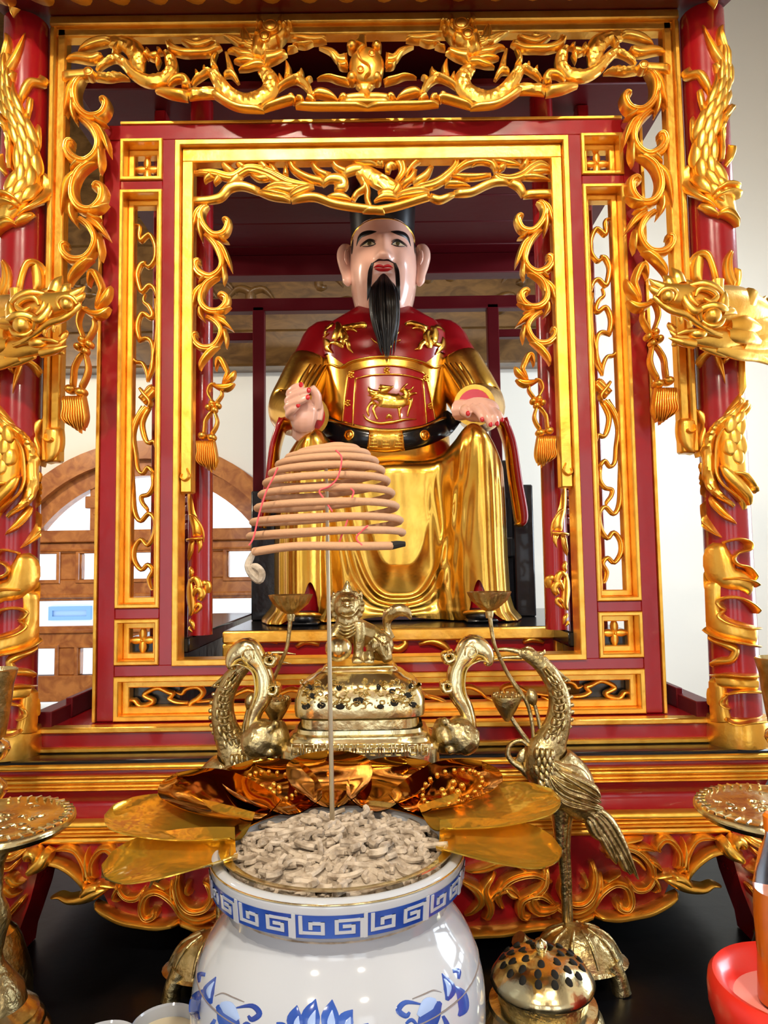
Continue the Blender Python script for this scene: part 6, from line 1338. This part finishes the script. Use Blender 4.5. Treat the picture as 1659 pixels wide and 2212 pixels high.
for k in range(3): a = k*2*pi/3+.5; MB().tube([(bx+.06*cos(a), BY+.06*sin(a), zr-.13), (bx+.075*cos(a), BY+.075*sin(a), ZT+.05), (bx+.07*cos(a), BY+.07*sin(a), ZT+.002)], [.022, .015, .014], 10, sub=4).build('leg', OLDBRASS, t)
# ---------------------------------------------------------------- cups, red tray and bottle
TEA = mat('pale_tea', (.80, .72, .52), .05, coat=.5)
for px, py, d, lab in ((358, 2208, 1.12, 'white porcelain cup with tea beside the incense pot'), (222, 2247, 1.12, 'white porcelain cup farther left at the bottom edge')):
    c = at(px, py, d); z = c.z; R = 72/FPX*d*.95; h = z-ZT
    t = thing('tea_cup', lab, 'cup', (c.x, d, ZT), 'white cups on the table')
    MB().lathe([(R*.93,z-.003),(R*.97,z),(R,z-.002),(R*.97,z-.02),(R*.85,z-h*.45),(R*.6,z-h*.8),(R*.5,z-h*.9),(R*.5,ZT+.001),(.001,ZT+.001)], (c.x, d, 0), 44).lathe([(R*.93,z-.003),(R*.88,z-.02),(R*.75,z-h*.45),(R*.4,z-h*.75),(.001,z-h*.78)], (c.x, d, 0), 44).build('bowl', PORC, t, 60)
    MB().tube([(c.x+R*.985*cos(a), d+R*.985*sin(a), z-.002) for a in [2*pi*k/44 for k in range(45)]], .0012, 6, caps=False).build('blue_rim', PALEBLUE, t)
    MB().lathe([(.001,z-.018),(R*.88,z-.018)], (c.x, d, 0), 40).build('tea', TEA, t)
TD = .97; c = at(1722, 2122, TD); R = 178/FPX*TD*.97; z = c.z
t = thing('red_plastic_tub', 'red plastic tub with pale pink base at the right bottom corner', 'tub', (c.x, TD, ZT))
MB().lathe([(R*.70,z-.026),(R*.76,z-.012),(R*.85,z-.002),(R*.93,z+.001),(R*.985,z-.006),(R,z-.02),(R*.99,z-.04),(R*.93,z-.06),(R*.88,ZT+.002),(.001,ZT+.002)], (c.x, TD, 0), 56).build('tub_wall', REDPL, t, 60)
MB().lathe([(.001,z-.027),(R*.5,z-.027),(R*.74,z-.025)], (c.x, TD, 0), 48).build('tub_base', PINKPL, t)
bz = z-.0265; bxx = at(1688, 2000, TD).x
t = thing('drink_bottle', 'bottle of orange drink standing in the red plastic tub', 'bottle', (bxx, TD, bz))
MB().lathe([(.001,bz+.002),(.028,bz+.002),(.0305,bz+.008),(.030,bz+.03),(.029,bz+.06),(.030,bz+.11),(.024,bz+.14),(.001,bz+.14)], (bxx, TD, 0), 32).build('drink', ORANGE, t, 60)
MB().lathe([(.001,bz+.0005),(.031,bz+.0005),(.0325,bz+.008),(.0315,bz+.03),(.0305,bz+.06),(.0325,bz+.11),(.031,bz+.15),(.022,bz+.19),(.0135,bz+.21),(.0135,bz+.225)], (bxx, TD, 0), 32).build('shell', CLEAR, t, 60)
MB().lathe([(.015,bz+.218),(.0155,bz+.236),(.012,bz+.24),(.001,bz+.24)], (bxx, TD, 0), 24, fn=lambda a, r, q: r*(1+.02*sin(24*a))).build('cap', ORANGE, t, 40)
for o in bpy.data.objects:
    if '_o' in o: del o['_o']
